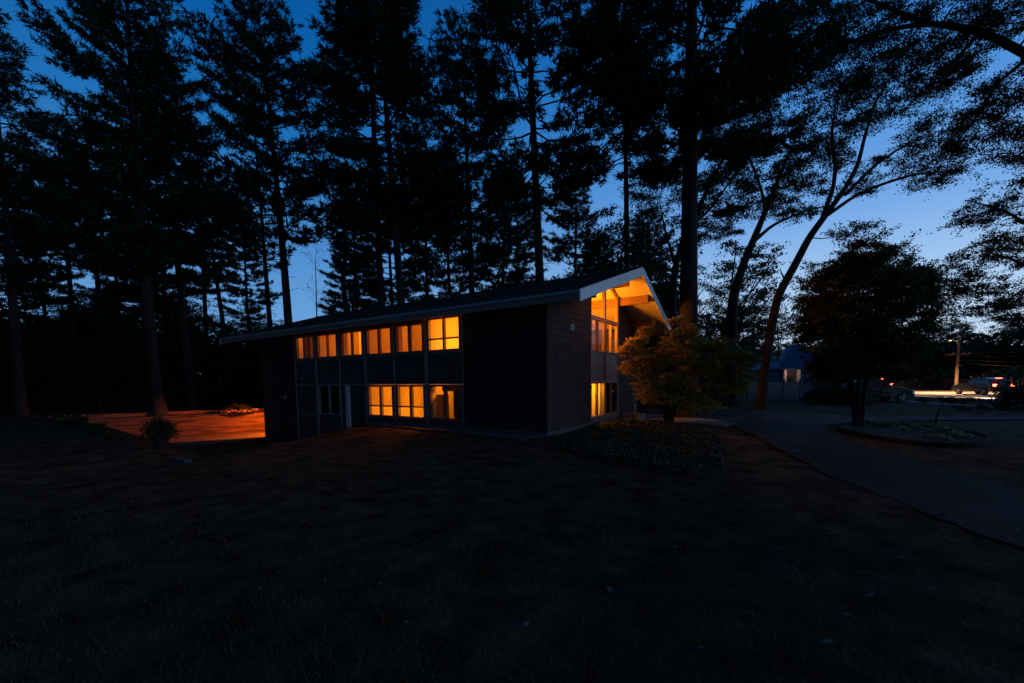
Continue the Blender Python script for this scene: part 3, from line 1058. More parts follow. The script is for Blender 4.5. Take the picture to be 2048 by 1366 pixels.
# dark planter shrubs stepping down at the left
def mound(name, label, cat, loc, rx, ry, h, n, m, seed, L=.09, W_=.06, group=None):
    rng = rs(seed)
    t = thing(name, label, cat, loc, group=group)
    d = norm(rng.normal(size=(n, 3))); d[:, 2] = np.abs(d[:, 2])
    lump = 1 + .18 * np.sin(d[:, 0] * 5 + seed) * np.cos(d[:, 1] * 6 + seed * 2)
    C = d * (rng.uniform(.55, 1.0, (n, 1))) * np.array([rx, ry, h]) * lump[:, None]
    foliage('foliage', leaves(C, rng, L, W_, 1), 4, m, t)
    st = Tubes()
    for _ in range(10):
        q = norm(rng.normal(size=3)); q[2] = abs(q[2]) + .3
        e = q / np.linalg.norm(q) * np.array([rx, ry, h]) * .8
        st.add([np.array([0, 0, -.05]), e * .5 + np.array([0, 0, .05]), e], [.03, .018, .006], 4)
    st.build('stems', M_bark, t)
    return t
q = atY(193, 868, 17.5)
mound('shrub', 'round dark shrub at the top of the lawn bank, left end of the retaining wall', 'shrub', (q[0], q[1], -.35), .55, .5, .62, 1300, M_leaf, 31)
q = atY(225, 880, 16.2)
mound('shrub', 'smaller round dark shrub below the retaining wall end, nearer the potted plant', 'shrub', (q[0], q[1], -.5), .36, .36, .55, 800, M_leaf, 32)
q = onz(148, 845, -.1)
tuft_plant('flower_clump', 'dim pink flower clump at the far left beyond the shrubs', 'flowers', (q[0], q[1], -.12), .5, .9, 260, M_leafy, 33, .03, .8, 60, M_pink)
q = atY(487, 822, 27.6)
tuft_plant('flower_clump', 'pink flowers spilling over the retaining wall near the house corner', 'flowers', (q[0], q[1], -.16), .34, 1.1, 260, M_leafy, 34, .03, .7, 330, M_pink)
q = atY(477, 812, 28.3)
tuft_plant('ornamental_grass', 'tall grass clump behind the pink flowers on the wall', 'grass clump', (q[0], q[1], -.1), .85, .6, 420, M_leafy, 35, .02, 1.1)
q = onz(516, 880, -1.2)
mound('weed_clump', 'low dark weed clump at the foot of the left house corner', 'weed', (q[0] , q[1], -1.33), .35, .3, .2, 240, M_leaf, 36)
q = H2W(7.75, -.35)
hs = MB()
for i in range(4):
    r_ = .13 - .012 * i
    hs.tube([(r_ * math.cos(t), r_ * math.sin(t), .02 + .022 * i) for t in np.linspace(0, 6.28, 20)], .013, 6, cap=False)
hs.tube([(.13, 0, .02), (.3, -.25, .012), (.8, -.35, .012), (1.3, -.2, .012)], .012, 6)
o = hs.build('garden_hose', M_stone, smooth=True); o.location = (q[0], q[1], float(tz(q[0], q[1])) + .03)
tag(o, 'small coil of pale hose on the ground under the lower windows', 'hose')

# ------------------------------------------------------------------ trees
def pine(name, label, x, y, H, zc, R, tr_r, seed, lean=(0, 0), dens=1.0, curve=0.0, group=None, tuft=8, L=.38, dead=True, z0=None, mesh_from=None, prof=.55, sparse=0):
    z = float(tz(x, y)) - .1 if z0 is None else z0
    rng = rs(seed)
    if mesh_from is not None:
        t = thing(name, label, 'tree', (x, y, z), rng.uniform(0, 6.28), group)
        s = H / mesh_from[1]
        for ch in mesh_from[0].children:
            c = ch.copy(); COL.objects.link(c); c.parent = t
            if 'category' in c: del c['category']
        t.scale = (s, s, s)
        return t, H
    t = thing(name, label, 'tree', (x, y, z), 0, group)
    T = Tubes()
    hs_ = np.linspace(0, 1, 22)
    ph = rng.uniform(0, 6.28)
    def axis_at(h):
        f = h / H
        return np.array([lean[0] * f + curve * math.sin(f * 3.0 + ph) , lean[1] * f + curve * math.cos(f * 2.3 + ph), h]) - np.array([curve * math.sin(ph), curve * math.cos(ph), 0])
    pts = np.array([axis_at(h * H) for h in hs_])
    rad = tr_r * (1 - hs_) ** .75 + .015
    rad[0] *= 1.45; rad[1] *= 1.06
    T.add(pts, rad, 11)
    C, D = [], []
    z_ = zc
    while z_ < H - .3:
        f = (z_ - zc) / (H - zc)
        prof_r = R * ((1 - f) ** prof) * (.55 + .45 * min(1, f * 4 + .1))
        nb = rng.randint(3, 6)
        a0 = rng.uniform(0, 6.28)
        for b in range(nb):
            if rng.rand() < sparse or (f < .5 and rng.rand() < .36): continue
            l = prof_r * rng.uniform(.45, 1.2) + .35
            az = a0 + b * 6.28 / nb + rng.uniform(-.4, .4)
            el = -.12 + .95 * f ** 1.6 + rng.uniform(-.12, .18)
            hd = np.array([math.cos(az), math.sin(az), 0])
            s = np.linspace(0, 1, 6)
            base = axis_at(z_ + rng.uniform(-.2, .2))
            path = base + hd * (s * l * math.cos(el))[:, None] + np.array([0, 0, 1.]) * (s * l * math.sin(el) + .16 * l * s ** 2.2 - .05 * l * np.sin(s * 3.14))[:, None]
            path[1:-1] += rng.normal(size=(4, 3)) * .03 * l
            T.add(path, np.linspace(.012 * l + .018, .008, 6), 4)
            # side shoots
            ns = max(3, int(l * 4.2 * dens))
            side = np.cross(hd, [0, 0, 1.])
            for k_ in range(ns):
                q_ = .28 + .72 * (k_ + rng.rand()) / ns
                i_ = min(int(q_ * 5), 4); fr_ = q_ * 5 - i_
                o_ = path[i_] * (1 - fr_) + path[i_ + 1] * fr_
                sg = 1 if k_ % 2 else -1
                ll = (.25 + .42 * l * (1 - q_ * .75)) * rng.uniform(.5, 1.1)
                dd = norm(hd * .75 + side * sg * rng.uniform(.5, 1.0) + np.array([0, 0, rng.uniform(.0, .35)]))
                nt_ = max(2, int(ll * 6.5))
                e_ = o_ + dd * ll
                if ll > .5: T.add(np.array([o_, o_ * .5 + e_ * .5 + [0, 0, -.03], e_]), [.011, .008, .004], 3)
                tt = (np.arange(nt_) + rng.rand(nt_)) / nt_
                C.append(o_ + dd * (ll * (.25 + .75 * tt))[:, None] + rng.normal(size=(nt_, 3)) * .07)
                D.append(np.repeat((dd + np.array([0, 0, .35]))[None], nt_, 0))
        z_ += rng.uniform(.40, .80) * (1 if H > 14 else .6)
    # leader
    C.append(axis_at(H - .3)[None] + rng.normal(size=(14, 3)) * np.array([.18, .18, .35])); D.append(np.tile([0, 0, 1.], (14, 1)))
    if dead:
        for _ in range(int((zc - 2) * 2.4)):
            h = rng.uniform(2.5, zc + 1); az = rng.uniform(0, 6.28); l = rng.uniform(.4, 1.9)
            hd = np.array([math.cos(az), math.sin(az), rng.uniform(-.15, .2)])
            b_ = axis_at(h)
            T.add(np.array([b_, b_ + hd * l * .5 + [0, 0, .04], b_ + hd * l + [0, 0, -.05]]), [.022, .014, .006], 4)
    T.build('trunk', M_bark, t)
    C = np.concatenate(C); D = np.concatenate(D)
    foliage('crown', needles(C, norm(D), rng, tuft, L, .042, .8), 3, M_pine, t)
    return t, H

def grow(T, nodes, radn, targets, rng, r_end=.006, wig=.12):
    """join each target to the nearest limb node, nearest targets first"""
    nodes = list(nodes); radn = list(radn)
    d0 = [min(np.linalg.norm(np.array(nodes) - t_, axis=1)) for t_ in targets]
    for i in np.argsort(d0):
        t_ = targets[i]
        N_ = np.array(nodes)
        dd = np.linalg.norm(N_ - t_, axis=1) + .35 * np.maximum(0, N_[:, 2] - t_[2] + .2)
        j = int(np.argmin(dd))
        a_ = N_[j]; L_ = np.linalg.norm(t_ - a_)
        k_ = max(3, int(L_ / .45) + 2)
        s = np.linspace(0, 1, k_)
        path = a_ + (t_ - a_) * s[:, None] + np.array([0, 0, 1.]) * (.12 * L_ * np.sin(s * 3.14))[:, None]
        path[1:-1] += rng.normal(size=(k_ - 2, 3)) * wig * .25 * min(L_, 1.5)
        r0 = min(radn[j] * .62, .018 + .022 * L_)
        rr_ = np.linspace(r0, r_end, k_)
        T.add(path, rr_, 5 if r0 > .03 else 4)
        for p_, q_ in zip(path[1:], rr_[1:]):
            nodes.append(p_); radn.append(q_)

def hardwood(name, label, base, limbs, lobes, seed, ncl=110, per=70, leaf=.17, pad=.55, m=M_leaf, mb_=M_bark2, group=None, flat=.6, padz=.4, cat='tree', crown='crown', dens=4.6):
    """limbs: list of (points, radii) in metres relative to base; lobes: (centre, radii, weight) ellipsoids filled with leaf clumps"""
    t = thing(name, label, cat, tuple(base), group=group)
    rng = rs(seed)
    Tk = T = T2 = Tubes()
    nodes, radn = [], []
    for i, (pts, rad) in enumerate(limbs):
        pts = np.array(pts, float); rad = np.array(rad, float)
        s0 = np.linspace(0, 1, len(pts)); s1 = np.linspace(0, 1, max(10, len(pts) * 5))
        P = np.stack([np.interp(s1, s0, pts[:, c]) for c in range(3)], -1)
        # soften the corners
        for _ in range(3):
            P[1:-1] = P[1:-1] * .5 + (P[:-2] + P[2:]) * .25
        Rr = np.interp(s1, s0, rad)
        (Tk if i == 0 else T).add(P, Rr, 10 if rad[0] > .1 else 6)
        h0 = .0 if i else .35
        for p_, r_ in zip(P[int(len(P) * h0):], Rr[int(len(P) * h0):]):
            nodes.append(p_); radn.append(r_)
    wsum = sum(l[2] for l in lobes)
    tg_ = []
    for c, r, w_ in lobes:
        n_ = max(3, int(ncl * w_ / wsum))
        d = norm(rng.normal(size=(n_, 3))) * rng.uniform(.35, 1.0, (n_, 1)) ** .55
        tg_.append(np.array(c) + d * np.array(r))
    tg_ = np.concatenate(tg_)
    grow(T, nodes, radn, tg_, rng)
    K = 8
    nc = len(tg_)
    ps = pad * rng.uniform(.6, 1.35, (nc, 1, 1))
    d = norm(rng.normal(size=(nc, K, 3)) * np.array([1, 1, padz * .9]) + np.array([0, 0, .08]))
    ln = ps * 1.7 * rng.uniform(.45, 1.1, (nc, K, 1))
    ends = tg_[:, None, :] + d * ln + np.array([0, 0, -.12]) * ln
    mids = tg_[:, None, :] + d * ln * .5 + np.array([0, 0, .03]) * ln
    for a_ in range(nc):
        for b_ in range(0, K, 2):
            T2.add(np.stack([tg_[a_], mids[a_, b_], ends[a_, b_]]), [.007, .005, .002], 3)
    n_ = max(4, int(per * dens / K))
    tt = rng.uniform(.12, 1.05, (nc, K, n_, 1)) ** .8
    C = tg_[:, None, None, :] * (1 - tt) + ends[:, :, None, :] * tt + np.array([0, 0, .1]) * (tt * (1 - tt)) * ln[:, :, None, :]
    C = C + rng.normal(size=C.shape) * (.035 + .13 * pad) * np.array([1, 1, .6])
    keep = rng.rand(nc, K, n_) < rng.uniform(.5, 1.0, (nc, 1, 1))
    C = C[keep]
    Tk.build('trunk', mb_, t)
    foliage(crown, leaves(C, rng, leaf * .62, leaf * .46, flat), 4, m, t)
    return t

def px_path(pts, Y, dY=0):
    """a limb measured in the photo (x, y pixels) at distance Y"""
    n_ = len(pts)
    return [atY(x, y, Y + dY * i / max(1, n_ - 1)) for i, (x, y) in enumerate(pts)]

# --- the big white pines behind and beside the house
def pine_px(label, px, Y, topy, cby, R, wpx, seed, dx=0, **kw):
    x = (px - 1024) / F * Y
    top = atY(px, topy, Y)[2]; cb_ = atY(px, cby, Y)[2]
    base = float(tz(x, Y))
    H = top - base; zc = max(2.0, cb_ - base - 3.2)
    return pine('white_pine', label, x, Y, H, zc, R, wpx * Y / F / 2, seed, lean=(dx * Y / F, 0), **kw)

G = 'tall pines behind the house'
protos = []
protos.append(pine_px('towering pine at the far left edge of the photo', 42, 29, 30, 470, 5.0, 16, 101, dx=10, prof=.7, group=G))
protos.append(pine_px('broad double-crowned pine, tallest of the left group, top cut by the frame', 318, 27, -150, 430, 5.7, 20, 102, dx=-30, group=G, curve=.3, dens=.95, prof=.42))
pine_px('pine with a straight trunk just right of the broad left pine', 385, 31, 100, 400, 4.3, 15, 103, dx=-25, group=G, dens=.9)
pine_px('slender leaning pine between the broad left pine and the pointed crown', 466, 35, 250, 400, 2.8, 10, 104, dx=-30, group=G, curve=.2, dens=.8)
pine_px('thin straight pine close left of the thick trunk with the pointed crown', 552, 36, 190, 440, 2.8, 11, 105, dx=-15, group=G, dens=.8)
protos.append(pine_px('thick-trunked pine with a rounded pointed crown left of centre', 587, 29, 15, 370, 5.0, 18, 106, prof=.42, dx=-25, group=G, curve=.25))
protos.append(pine_px('dense pine standing left of the thick central trunk, top cut by the frame', 772, 28, -160, 400, 4.6, 16, 107, dx=-10, group=G, dens=.9))
pine_px('thick central pine whose crown fills the top middle', 822, 26, -110, 350, 4.6, 19, 108, dx=-45, group=G)
pine_px('slim pine with a narrow crown right of the central pines', 953, 33, 45, 420, 4.4, 15, 109, prof=.45, dx=-15, group=G, dens=.9)
protos.append(pine_px('straight thick pine rising directly behind the roof', 1094, 24, -260, 270, 5.3, 21, 110, prof=.7, dx=-40, group=G, dens=.9))
pine_px('slender pine trunk rising behind the roof peak', 1259, 27, -170, 240, 4.6, 13, 111, dx=-20, group=G, dens=.8)
protos.append(pine_px('massive pine trunk right of the gable, thickest of all', 1376, 21, -520, 150, 6.6, 38, 112, dx=-10, group=G, dens=1.1, sparse=.05))
pine_px('pine behind the left woods with its crown between two taller ones', 160, 38, 240, 470, 4.4, 11, 113, group=G, dens=.75)
pine_px('dark pine deep in the left woods below the gap of sky', 215, 36, 250, 440, 4.4, 12, 114, group=G, dens=.75)

# --- background pines filling the woods
GB = 'smaller pines deep in the woods'
k = 0
rng = rs(77)
for px, Y, ty in [(-60, 44, 300), (60, 42, 330), (110, 50, 380), (505, 44, 370), (250, 46, 330), (300, 52, 360), (350, 43, 300), (420, 47, 330), (720, 40, 330), (690, 52, 460), (860, 38, 300), (800, 46, 330), (905, 44, 320), (1035, 48, 330), (1000, 40, 300), (1150, 42, 340), (1190, 48, 470), (1300, 46, 420)]:
    pr = protos[k % 5]; k += 1
    x = (px - 1024) / F * Y
    H = atY(px, ty, Y)[2] - float(tz(x, Y))
    pine('background_pine', 'slim pine deep in the dark woods behind the house', x, Y, H, 0, 0, 0, 500 + k, group=GB, mesh_from=pr)

# --- understorey trees that close off the horizon
under = []
def rnd_tree(seed, H, R, leaf=.18, ncl=80, per=70, label='', name='maple_tree', x=0, y=0, group=None, m=M_leaf, low=.25, pad=.6, tr_=.12):
    rng = rs(seed)
    z = float(tz(x, y)) - .05
    lx, ly = rng.uniform(-.6, .6, 2)
    limbs = [([(0, 0, 0), (lx * .3, ly * .3, H * .35), (lx, ly, H * .85)], [tr_, tr_ * .7, .02])]
    for i in range(4):
        a_ = rng.uniform(0, 6.28) + i * 1.57; h0 = rng.uniform(.25, .5) * H
        limbs.append(([(lx * .3, ly * .3, h0), (lx * .3 + math.cos(a_) * R * .4, ly * .3 + math.sin(a_) * R * .4, h0 + H * .2), (math.cos(a_) * R * .7, math.sin(a_) * R * .7, h0 + H * .34)], [tr_ * .5, tr_ * .3, .015]))
    lobes = []
    for i in range(7):
        a_ = rng.uniform(0, 6.28); rr_ = rng.uniform(.1, .6) * R; hz = rng.uniform(low + .15, .85) * H
        lobes.append(((lx + math.cos(a_) * rr_, ly + math.sin(a_) * rr_, hz), (R * rng.uniform(.4, .65), R * rng.uniform(.4, .65), H * rng.uniform(.10, .2)), 1))
    return hardwood(name, label, (x, y, z), limbs, lobes, seed, ncl, per, leaf, pad, m, group=group)

def copy_thing(src, x, y, s, rz, label, name=None, group=None, z=None, kind_z=-.05):
    t = thing(name or src.name.split('.')[0], label, src['category'], (x, y, (float(tz(x, y)) + kind_z) if z is None else z), rz, group or src.get('group'))
    t.scale = (s, s, s)
    for ch in src.children:
        c = ch.copy(); COL.objects.link(c); c.parent = t
        for g in ch.children:
            d = g.copy(); COL.objects.link(d); d.parent = c
    return t

GU = 'young maples and saplings under the pines'
LU = 'leafy sapling in the dark undergrowth beneath the pines'
def Xp(px, Y): return (px - 1024) / F * Y
us = [rnd_tree(200, 7.5, 3.0, x=Xp(30, 34), y=34, label=LU, name='understorey_tree', group=GU, per=95),
      rnd_tree(201, 6.5, 3.2, x=Xp(200, 33.5), y=33.5, label=LU, name='understorey_tree', group=GU, per=95),
      rnd_tree(202, 8.0, 3.0, x=Xp(420, 36), y=36, label=LU, name='understorey_tree', group=GU, per=95)]
rng = rs(88)
for i, (px, Y, s) in enumerate([(-50, 32, 1.0), (110, 36, 1.1), (280, 35, 1.0), (350, 38, 1.0), (480, 38, .9), (520, 40, 1.0), (620, 40, .75), (660, 43, .9), (740, 41, 1.0), (800, 38, 1.0), (850, 41, 1.1), (900, 36, 1.0), (960, 40, 1.1), (1010, 36, 1.05), (1060, 39, 1.1), (1120, 34, 1.1), (1180, 38, 1.2), (1230, 34, 1.15), (1290, 38, 1.1), (60, 40, 1.2), (160, 42, 1.3), (250, 44, 1.2), (330, 46, 1.2), (440, 46, 1.1), (560, 48, 1.1), (640, 50, 1.0), (770, 50, 1.2), (880, 50, 1.2), (1000, 50, 1.2), (-130, 38, 1.2), (1080, 46, 1.2), (-40, 42, 1.5), (40, 46, 1.6), (120, 44, 1.45), (210, 48, 1.6), (290, 43, 1.4), (380, 47, 1.5)]):
    copy_thing(us[i % 3], Xp(px, Y), Y, s * (1.18 if px > 690 else 1) * rng.uniform(.9, 1.1), rng.uniform(0, 6.28), LU, group=GU)

rng = rs(62)
n_ = 90000
px_ = rng.uniform(-200, 1330, n_); Y_ = rng.uniform(34.5, 48, n_)
X_ = (px_ - 1024) / F * Y_
hb = 2.6 + 1.1 * np.sin(X_ * .8) + .9 * np.sin(X_ * .31 + 2) + .5 * np.sin(X_ * 2.3 + Y_)
ok = ~((X_ > -9) & (Y_ < 37))
C = np.stack([X_, Y_, tz(X_, Y_) + hb * rng.rand(n_) ** .8], -1)[ok]
tag(foliage('undergrowth', leaves(C, rng, .26, .18, 1), 4, M_leaf, None), 'dark tangle of low undergrowth at the foot of the woods', kind='stuff')

# bare crooked snag
sn = thing('dead_tree', 'bare crooked dead tree against the sky gap behind the roof', 'tree', (0, 0, 0))
T = Tubes()
P = px_path([(700, 640), (690, 600), (686, 560), (692, 500), (688, 470), (696, 430), (704, 400)], 31)
T.add(P, [.2, .17, .15, .13, .11, .08, .04], 8)
T.add(px_path([(692, 500), (700, 520), (712, 560), (708, 600), (704, 640)], 31), [.05, .09, .10, .12, .15], 7)
for a_, b_, c_ in [((690, 520), (675, 508), (668, 490)), ((688, 470), (720, 458), (745, 448)), ((700, 540), (722, 546), (735, 540)), ((687, 560), (672, 556), (660, 560)), ((696, 430), (712, 420), (730, 424)), ((706, 560), (716, 548), (724, 530)), ((692, 490), (682, 480), (680, 464))]:
    T.add(px_path([a_, b_, c_], 31), [.04, .025, .008], 4)
T.build('trunk', M_bark2, sn)
# thin leafless sapling
sn2 = thing('sapling', 'thin nearly leafless sapling silhouetted against the pale sky gap', 'sapling', (0, 0, 0))
T = Tubes(); T.add(px_path([(634, 660), (633, 620), (632, 570), (631, 520), (634, 488)], 33), [.05, .045, .035, .02, .006], 5); rng = rs(41)
Ct = []
for i in range(26):
    y_ = rng.uniform(495, 630); s_ = rng.choice([-1, 1]); l_ = rng.uniform(8, 26)
    pth = px_path([(632, y_), (632 + s_ * l_ * .5, y_ - l_ * .5), (632 + s_ * l_, y_ - l_ * 1.1)], 33, rng.uniform(-1, 1))
    T.add(pth, [.012, .008, .003], 3); Ct.append(np.array(pth[2])[None] + rng.normal(size=(5, 3)) * .15)
T.build('trunk', M_bark2, sn2)
foliage('crown', leaves(np.concatenate(Ct), rng, .12, .08), 4, M_leaf, sn2)

# --- hardwoods on the right, traced at their own distance
def rel(pts, base): return [np.array(p) - base for p in pts]
# leaning trunk right of the massive pine
b1 = atY(1465, 795, 26); b1[2] = -.2
l1 = [(rel(px_path([(1465, 800), (1463, 690), (1466, 600), (1482, 540), (1508, 478), (1532, 420), (1556, 360), (1585, 290)], 26), b1), [.33, .28, .26, .24, .2, .15, .11, .05]),
      (rel(px_path([(1504, 486), (1545, 450), (1600, 425), (1650, 412)], 26, 1.5), b1), [.12, .09, .06, .02]),
      (rel(px_path([(1532, 420), (1520, 370), (1500, 320), (1496, 280)], 26, -1), b1), [.10, .07, .05, .02]),
      (rel(px_path([(1556, 360), (1600, 330), (1640, 300)], 26, 1), b1), [.07, .04, .02])]
def lobe(px, py, Y, rx, rz, w, base, ry=None):
    c = atY(px, py, Y) - base
    return (tuple(c), (rx, ry or rx, rz), w)
hardwood('oak_tree', 'tree with a dark curved trunk leaning right, beside the massive pine', b1, l1,
         [lobe(1540, 300, 26, 2.6, 1.9, 3, b1), lobe(1450, 380, 26.5, 2.0, 1.5, 2, b1), lobe(1590, 400, 27, 2.2, 1.2, 2, b1), lobe(1480, 230, 26, 2.4, 1.6, 2, b1), lobe(1640, 310, 26, 1.8, 1.2, 1, b1)], 301, ncl=220, per=60, leaf=.17, pad=.5)
# forked leaning tree
b2 = atY(1520, 815, 21); b2[2] = -.2
l2 = [(rel(px_path([(1520, 820), (1530, 740), (1541, 660), (1556, 590), (1590, 530), (1618, 475), (1650, 432)], 21), b2), [.28, .21, .20, .19, .18, .16, .14]),
      (rel(px_path([(1650, 432), (1690, 378), (1716, 330), (1730, 270), (1752, 200), (1790, 140)], 21, 1), b2), [.13, .11, .09, .07, .05, .02]),
      (rel(px_path([(1640, 448), (1666, 380), (1672, 330), (1663, 270), (1672, 200)], 21, -1), b2), [.10, .09, .08, .06, .03]),
      (rel(px_path([(1655, 430), (1712, 390), (1770, 366), (1830, 348), (1905, 342)], 21, -1), b2), [.10, .08, .07, .05, .02]),
      (rel(px_path([(1690, 390), (1750, 330), (1800, 296), (1850, 268)], 21, 1.5), b2), [.08, .07, .05, .02]),
      (rel(px_path([(1618, 475), (1650, 478), (1690, 466)], 21, .5), b2), [.03, .02, .01]),
      (rel(px_path([(1570, 560), (1562, 545), (1560, 535)], 21), b2), [.05, .03, .01])]
hardwood('oak_tree', 'tall forked tree leaning right with bare spreading limbs', b2, l2,
         [lobe(1780, 180, 21.5, 2.6, 1.5, 3, b2), lobe(1680, 230, 21, 1.8, 1.5, 2, b2), lobe(1880, 260, 21.5, 1.7, 1.0, 2, b2), lobe(1860, 345, 21, 1.3, .6, 1.2, b2), lobe(1740, 350, 22, 1.3, .8, 1, b2), lobe(1720, 110, 21, 2.2, 1.3, 2, b2), lobe(1640, 330, 22, 1.0, .8, .6, b2), lobe(1700, 460, 21, .9, .35, .5, b2)], 302, ncl=270, per=48, leaf=.14, pad=.42)
# twin leaning stems right of the massive trunk
b3 = atY(1345, 800, 29); b3[2] = -.1
l3 = [(rel(px_path([(1345, 800), (1345, 640), (1348, 540), (1372, 460), (1405, 400), (1440, 330), (1470, 260)], 29), b3), [.3, .26, .22, .17, .13, .09, .03]),
      (rel(px_path([(1378, 455), (1420, 420), (1455, 370), (1500, 310)], 29, 1), b3), [.1, .08, .05, .02]),
      (rel(px_path([(1350, 530), (1330, 460), (1318, 400)], 29, 1), b3), [.1, .07, .02])]
hardwood('oak_tree', 'tree half hidden behind the massive pine, its limbs fanning right', b3, l3,
         [lobe(1420, 330, 29, 2.4, 1.8, 2, b3), lobe(1320, 380, 29, 2.2, 1.6, 2, b3), lobe(1430, 440, 29, 2.0, 1.3, 2, b3), lobe(1480, 250, 29, 2.2, 1.6, 1.5, b3)], 303, ncl=180, per=60, leaf=.17, pad=.5)

# leafy maples between and behind them
GM = 'leafy maples behind the house on the right'
specs = [(1210, 33, 470, 3.2), (1165, 40, 520, 3.4), (1330, 35, 500, 3.2), (1415, 33, 490, 3.0), (1465, 34, 560, 3.0), (1560, 72, 600, 3.2), (1640, 60, 590, 3.0), (1440, 44, 450, 4.2), (1300, 44, 440, 4.0), (1500, 74, 560, 3.6), (1230, 46, 400, 4.2)]
ms = [rnd_tree(220, 9.0, 3.2, x=Xp(1210, 33), y=33, label='leafy maple in the mass of foliage between the roof peak and the forked tree', name='maple_tree', group=GM, ncl=110, per=52, leaf=.17, pad=.48, low=.1),
      rnd_tree(221, 8.5, 3.4, x=Xp(1415, 33), y=33, label='leafy maple in the mass of foliage between the roof peak and the forked tree', name='maple_tree', group=GM, ncl=115, per=48, leaf=.17, pad=.48, low=.1)]
rng = rs(91)
for i, (px, Y, ty, R) in enumerate(specs):
    if i in (0, 3): continue
    x = Xp(px, Y); H = atY(px, ty, Y)[2]
    copy_thing(ms[i % 2], x, Y, H / (9.0 if i % 2 == 0 else 8.5), rng.uniform(0, 6.28), 'leafy maple in the mass of foliage between the roof peak and the forked tree', group=GM)

# crab-apple sized tree on the planting bed: several stems, dense round crown
b4 = onz(1718, 856, -.12)
Y4 = b4[1]
l4 = [(rel(px_path([(1712, 858), (1706, 790), (1690, 720), (1672, 640), (1668, 570)], Y4), b4), [.10, .08, .07, .05, .02]),
      (rel(px_path([(1722, 858), (1728, 780), (1745, 700), (1752, 620), (1745, 530)], Y4, .3), b4), [.10, .08, .07, .05, .02]),
      (rel(px_path([(1718, 858), (1716, 780), (1722, 700), (1715, 600), (1722, 500)], Y4, -.2), b4), [.09, .07, .06, .04, .02]),
      (rel(px_path([(1736, 740), (1780, 690), (1815, 630)], Y4, -.5), b4), [.05, .04, .015]),
      (rel(px_path([(1742, 720), (1770, 740), (1795, 742)], Y4, -.3), b4), [.03, .025, .01])]
hardwood('crabapple_tree', 'dark round-headed multi-stemmed tree on the mulch bed', b4, l4,
         [lobe(1730, 560, Y4, 1.6, 1.15, 4, b4), lobe(1690, 640, Y4, 1.5, .9, 3, b4), lobe(1800, 630, Y4, 1.1, 1.0, 3, b4), lobe(1750, 500, Y4, .8, .65, 1.2, b4), lobe(1650, 570, Y4, .8, .8, 1.5, b4), lobe(1740, 700, Y4, 1.6, .65, 2.4, b4), lobe(1650, 690, Y4, .9, .5, 1, b4), lobe(1830, 560, Y4, .6, .6, 1, b4), lobe(1670, 730, Y4, .7, .35, 1.3, b4), lobe(1700, 600, Y4, 1.7, 1.5, 4, b4), lobe(1780, 700, Y4, 1.2, .6, 2, b4), lobe(1720, 750, Y4, 1.5, .35, 1.6, b4), lobe(1640, 630, Y4, .8, .9, 1.4, b4), lobe(1810, 590, Y4, 1.0, 1.1, 2, b4)], 304, ncl=560, per=60, leaf=.12, pad=.30, m=M_leafy, dens=7)

# trees at the right edge
b5 = atY(2120, 800, 20); b5[2] = -.12
l5 = [(rel(px_path([(2120, 800), (2110, 600), (2080, 450), (2060, 300), (2050, 180)], 20), b5), [.28, .22, .18, .12, .03]),
      (rel(px_path([(2100, 560), (2030, 520), (1960, 500)], 20, -1), b5), [.09, .06, .02]),
      (rel(px_path([(2085, 470), (2010, 420), (1930, 400)], 20, 1), b5), [.08, .05, .02]),
      (rel(px_path([(2110, 620), (2040, 610), (1970, 615)], 20, .5), b5), [.07, .05, .02])]
hardwood('maple_tree', 'maple at the right edge with leaves fanning over the street', b5, l5,
         [lobe(2000, 520, 20, 1.9, 1.1, 3, b5), lobe(1960, 600, 20, 1.6, .8, 2.2, b5), lobe(2040, 400, 20, 1.6, 1.2, 2, b5), lobe(1960, 430, 20.5, 1.1, .6, 1, b5), lobe(2060, 620, 20, 1.5, .9, 2, b5), lobe(1900, 560, 20.5, .9, .5, .8, b5), lobe(2100, 500, 20, 2, 1.5, 2, b5)], 305, ncl=240, per=42, leaf=.14, pad=.36)
# great limb reaching in over the top right corner
b6 = atY(2330, 700, 12); b6[2] = -.12
l6 = [(rel(px_path([(2330, 760), (2300, 520), (2240, 300), (2160, 180)], 12), b6), [.35, .3, .24, .18]),
      (rel(px_path([(2200, 225), (2120, 150), (2048, 105), (1960, 62), (1860, 45), (1760, 62), (1680, 90), (1600, 80)], 12, 2), b6), [.14, .12, .105, .09, .07, .055, .035, .012]),
      (rel(px_path([(1960, 66), (1900, 130), (1850, 180), (1800, 230)], 13, .5), b6), [.06, .045, .03, .012]),
      (rel(px_path([(2060, 112), (1990, 170), (1950, 240), (1900, 300)], 12.5, .5), b6), [.06, .045, .03, .012]),
      (rel(px_path([(1850, 46), (1740, 0), (1600, -40)], 13, 1), b6), [.06, .045, .012]),
      (rel(px_path([(2180, 200), (2080, 280), (2010, 330)], 12, -.5), b6), [.07, .05, .015])]

hardwood('oak_tree', 'near tree whose great arching limb enters at the top right corner', b6, l6,
         [lobe(1900, 40, 13, 1.5, .55, 3, b6), lobe(1720, 60, 14, 1.3, .6, 2.2, b6), lobe(1600, 60, 14, 1.1, .6, 1.8, b6), lobe(1880, 150, 13, 1.0, .45, 1.8, b6), lobe(1950, 270, 13, .8, .5, 1.3, b6), lobe(2030, 180, 12.5, .9, .6, 1.8, b6), lobe(1760, 150, 13.5, .9, .4, 1.2, b6), lobe(1620, 150, 14, .9, .4, 1.0, b6), lobe(2030, 30, 12.5, 1.0, .6, 1.6, b6), lobe(1520, 110, 14.5, .6, .4, .6, b6), lobe(2060, 290, 12, .8, .5, 1.5, b6)], 306, ncl=430, per=46, leaf=.095, pad=.26)

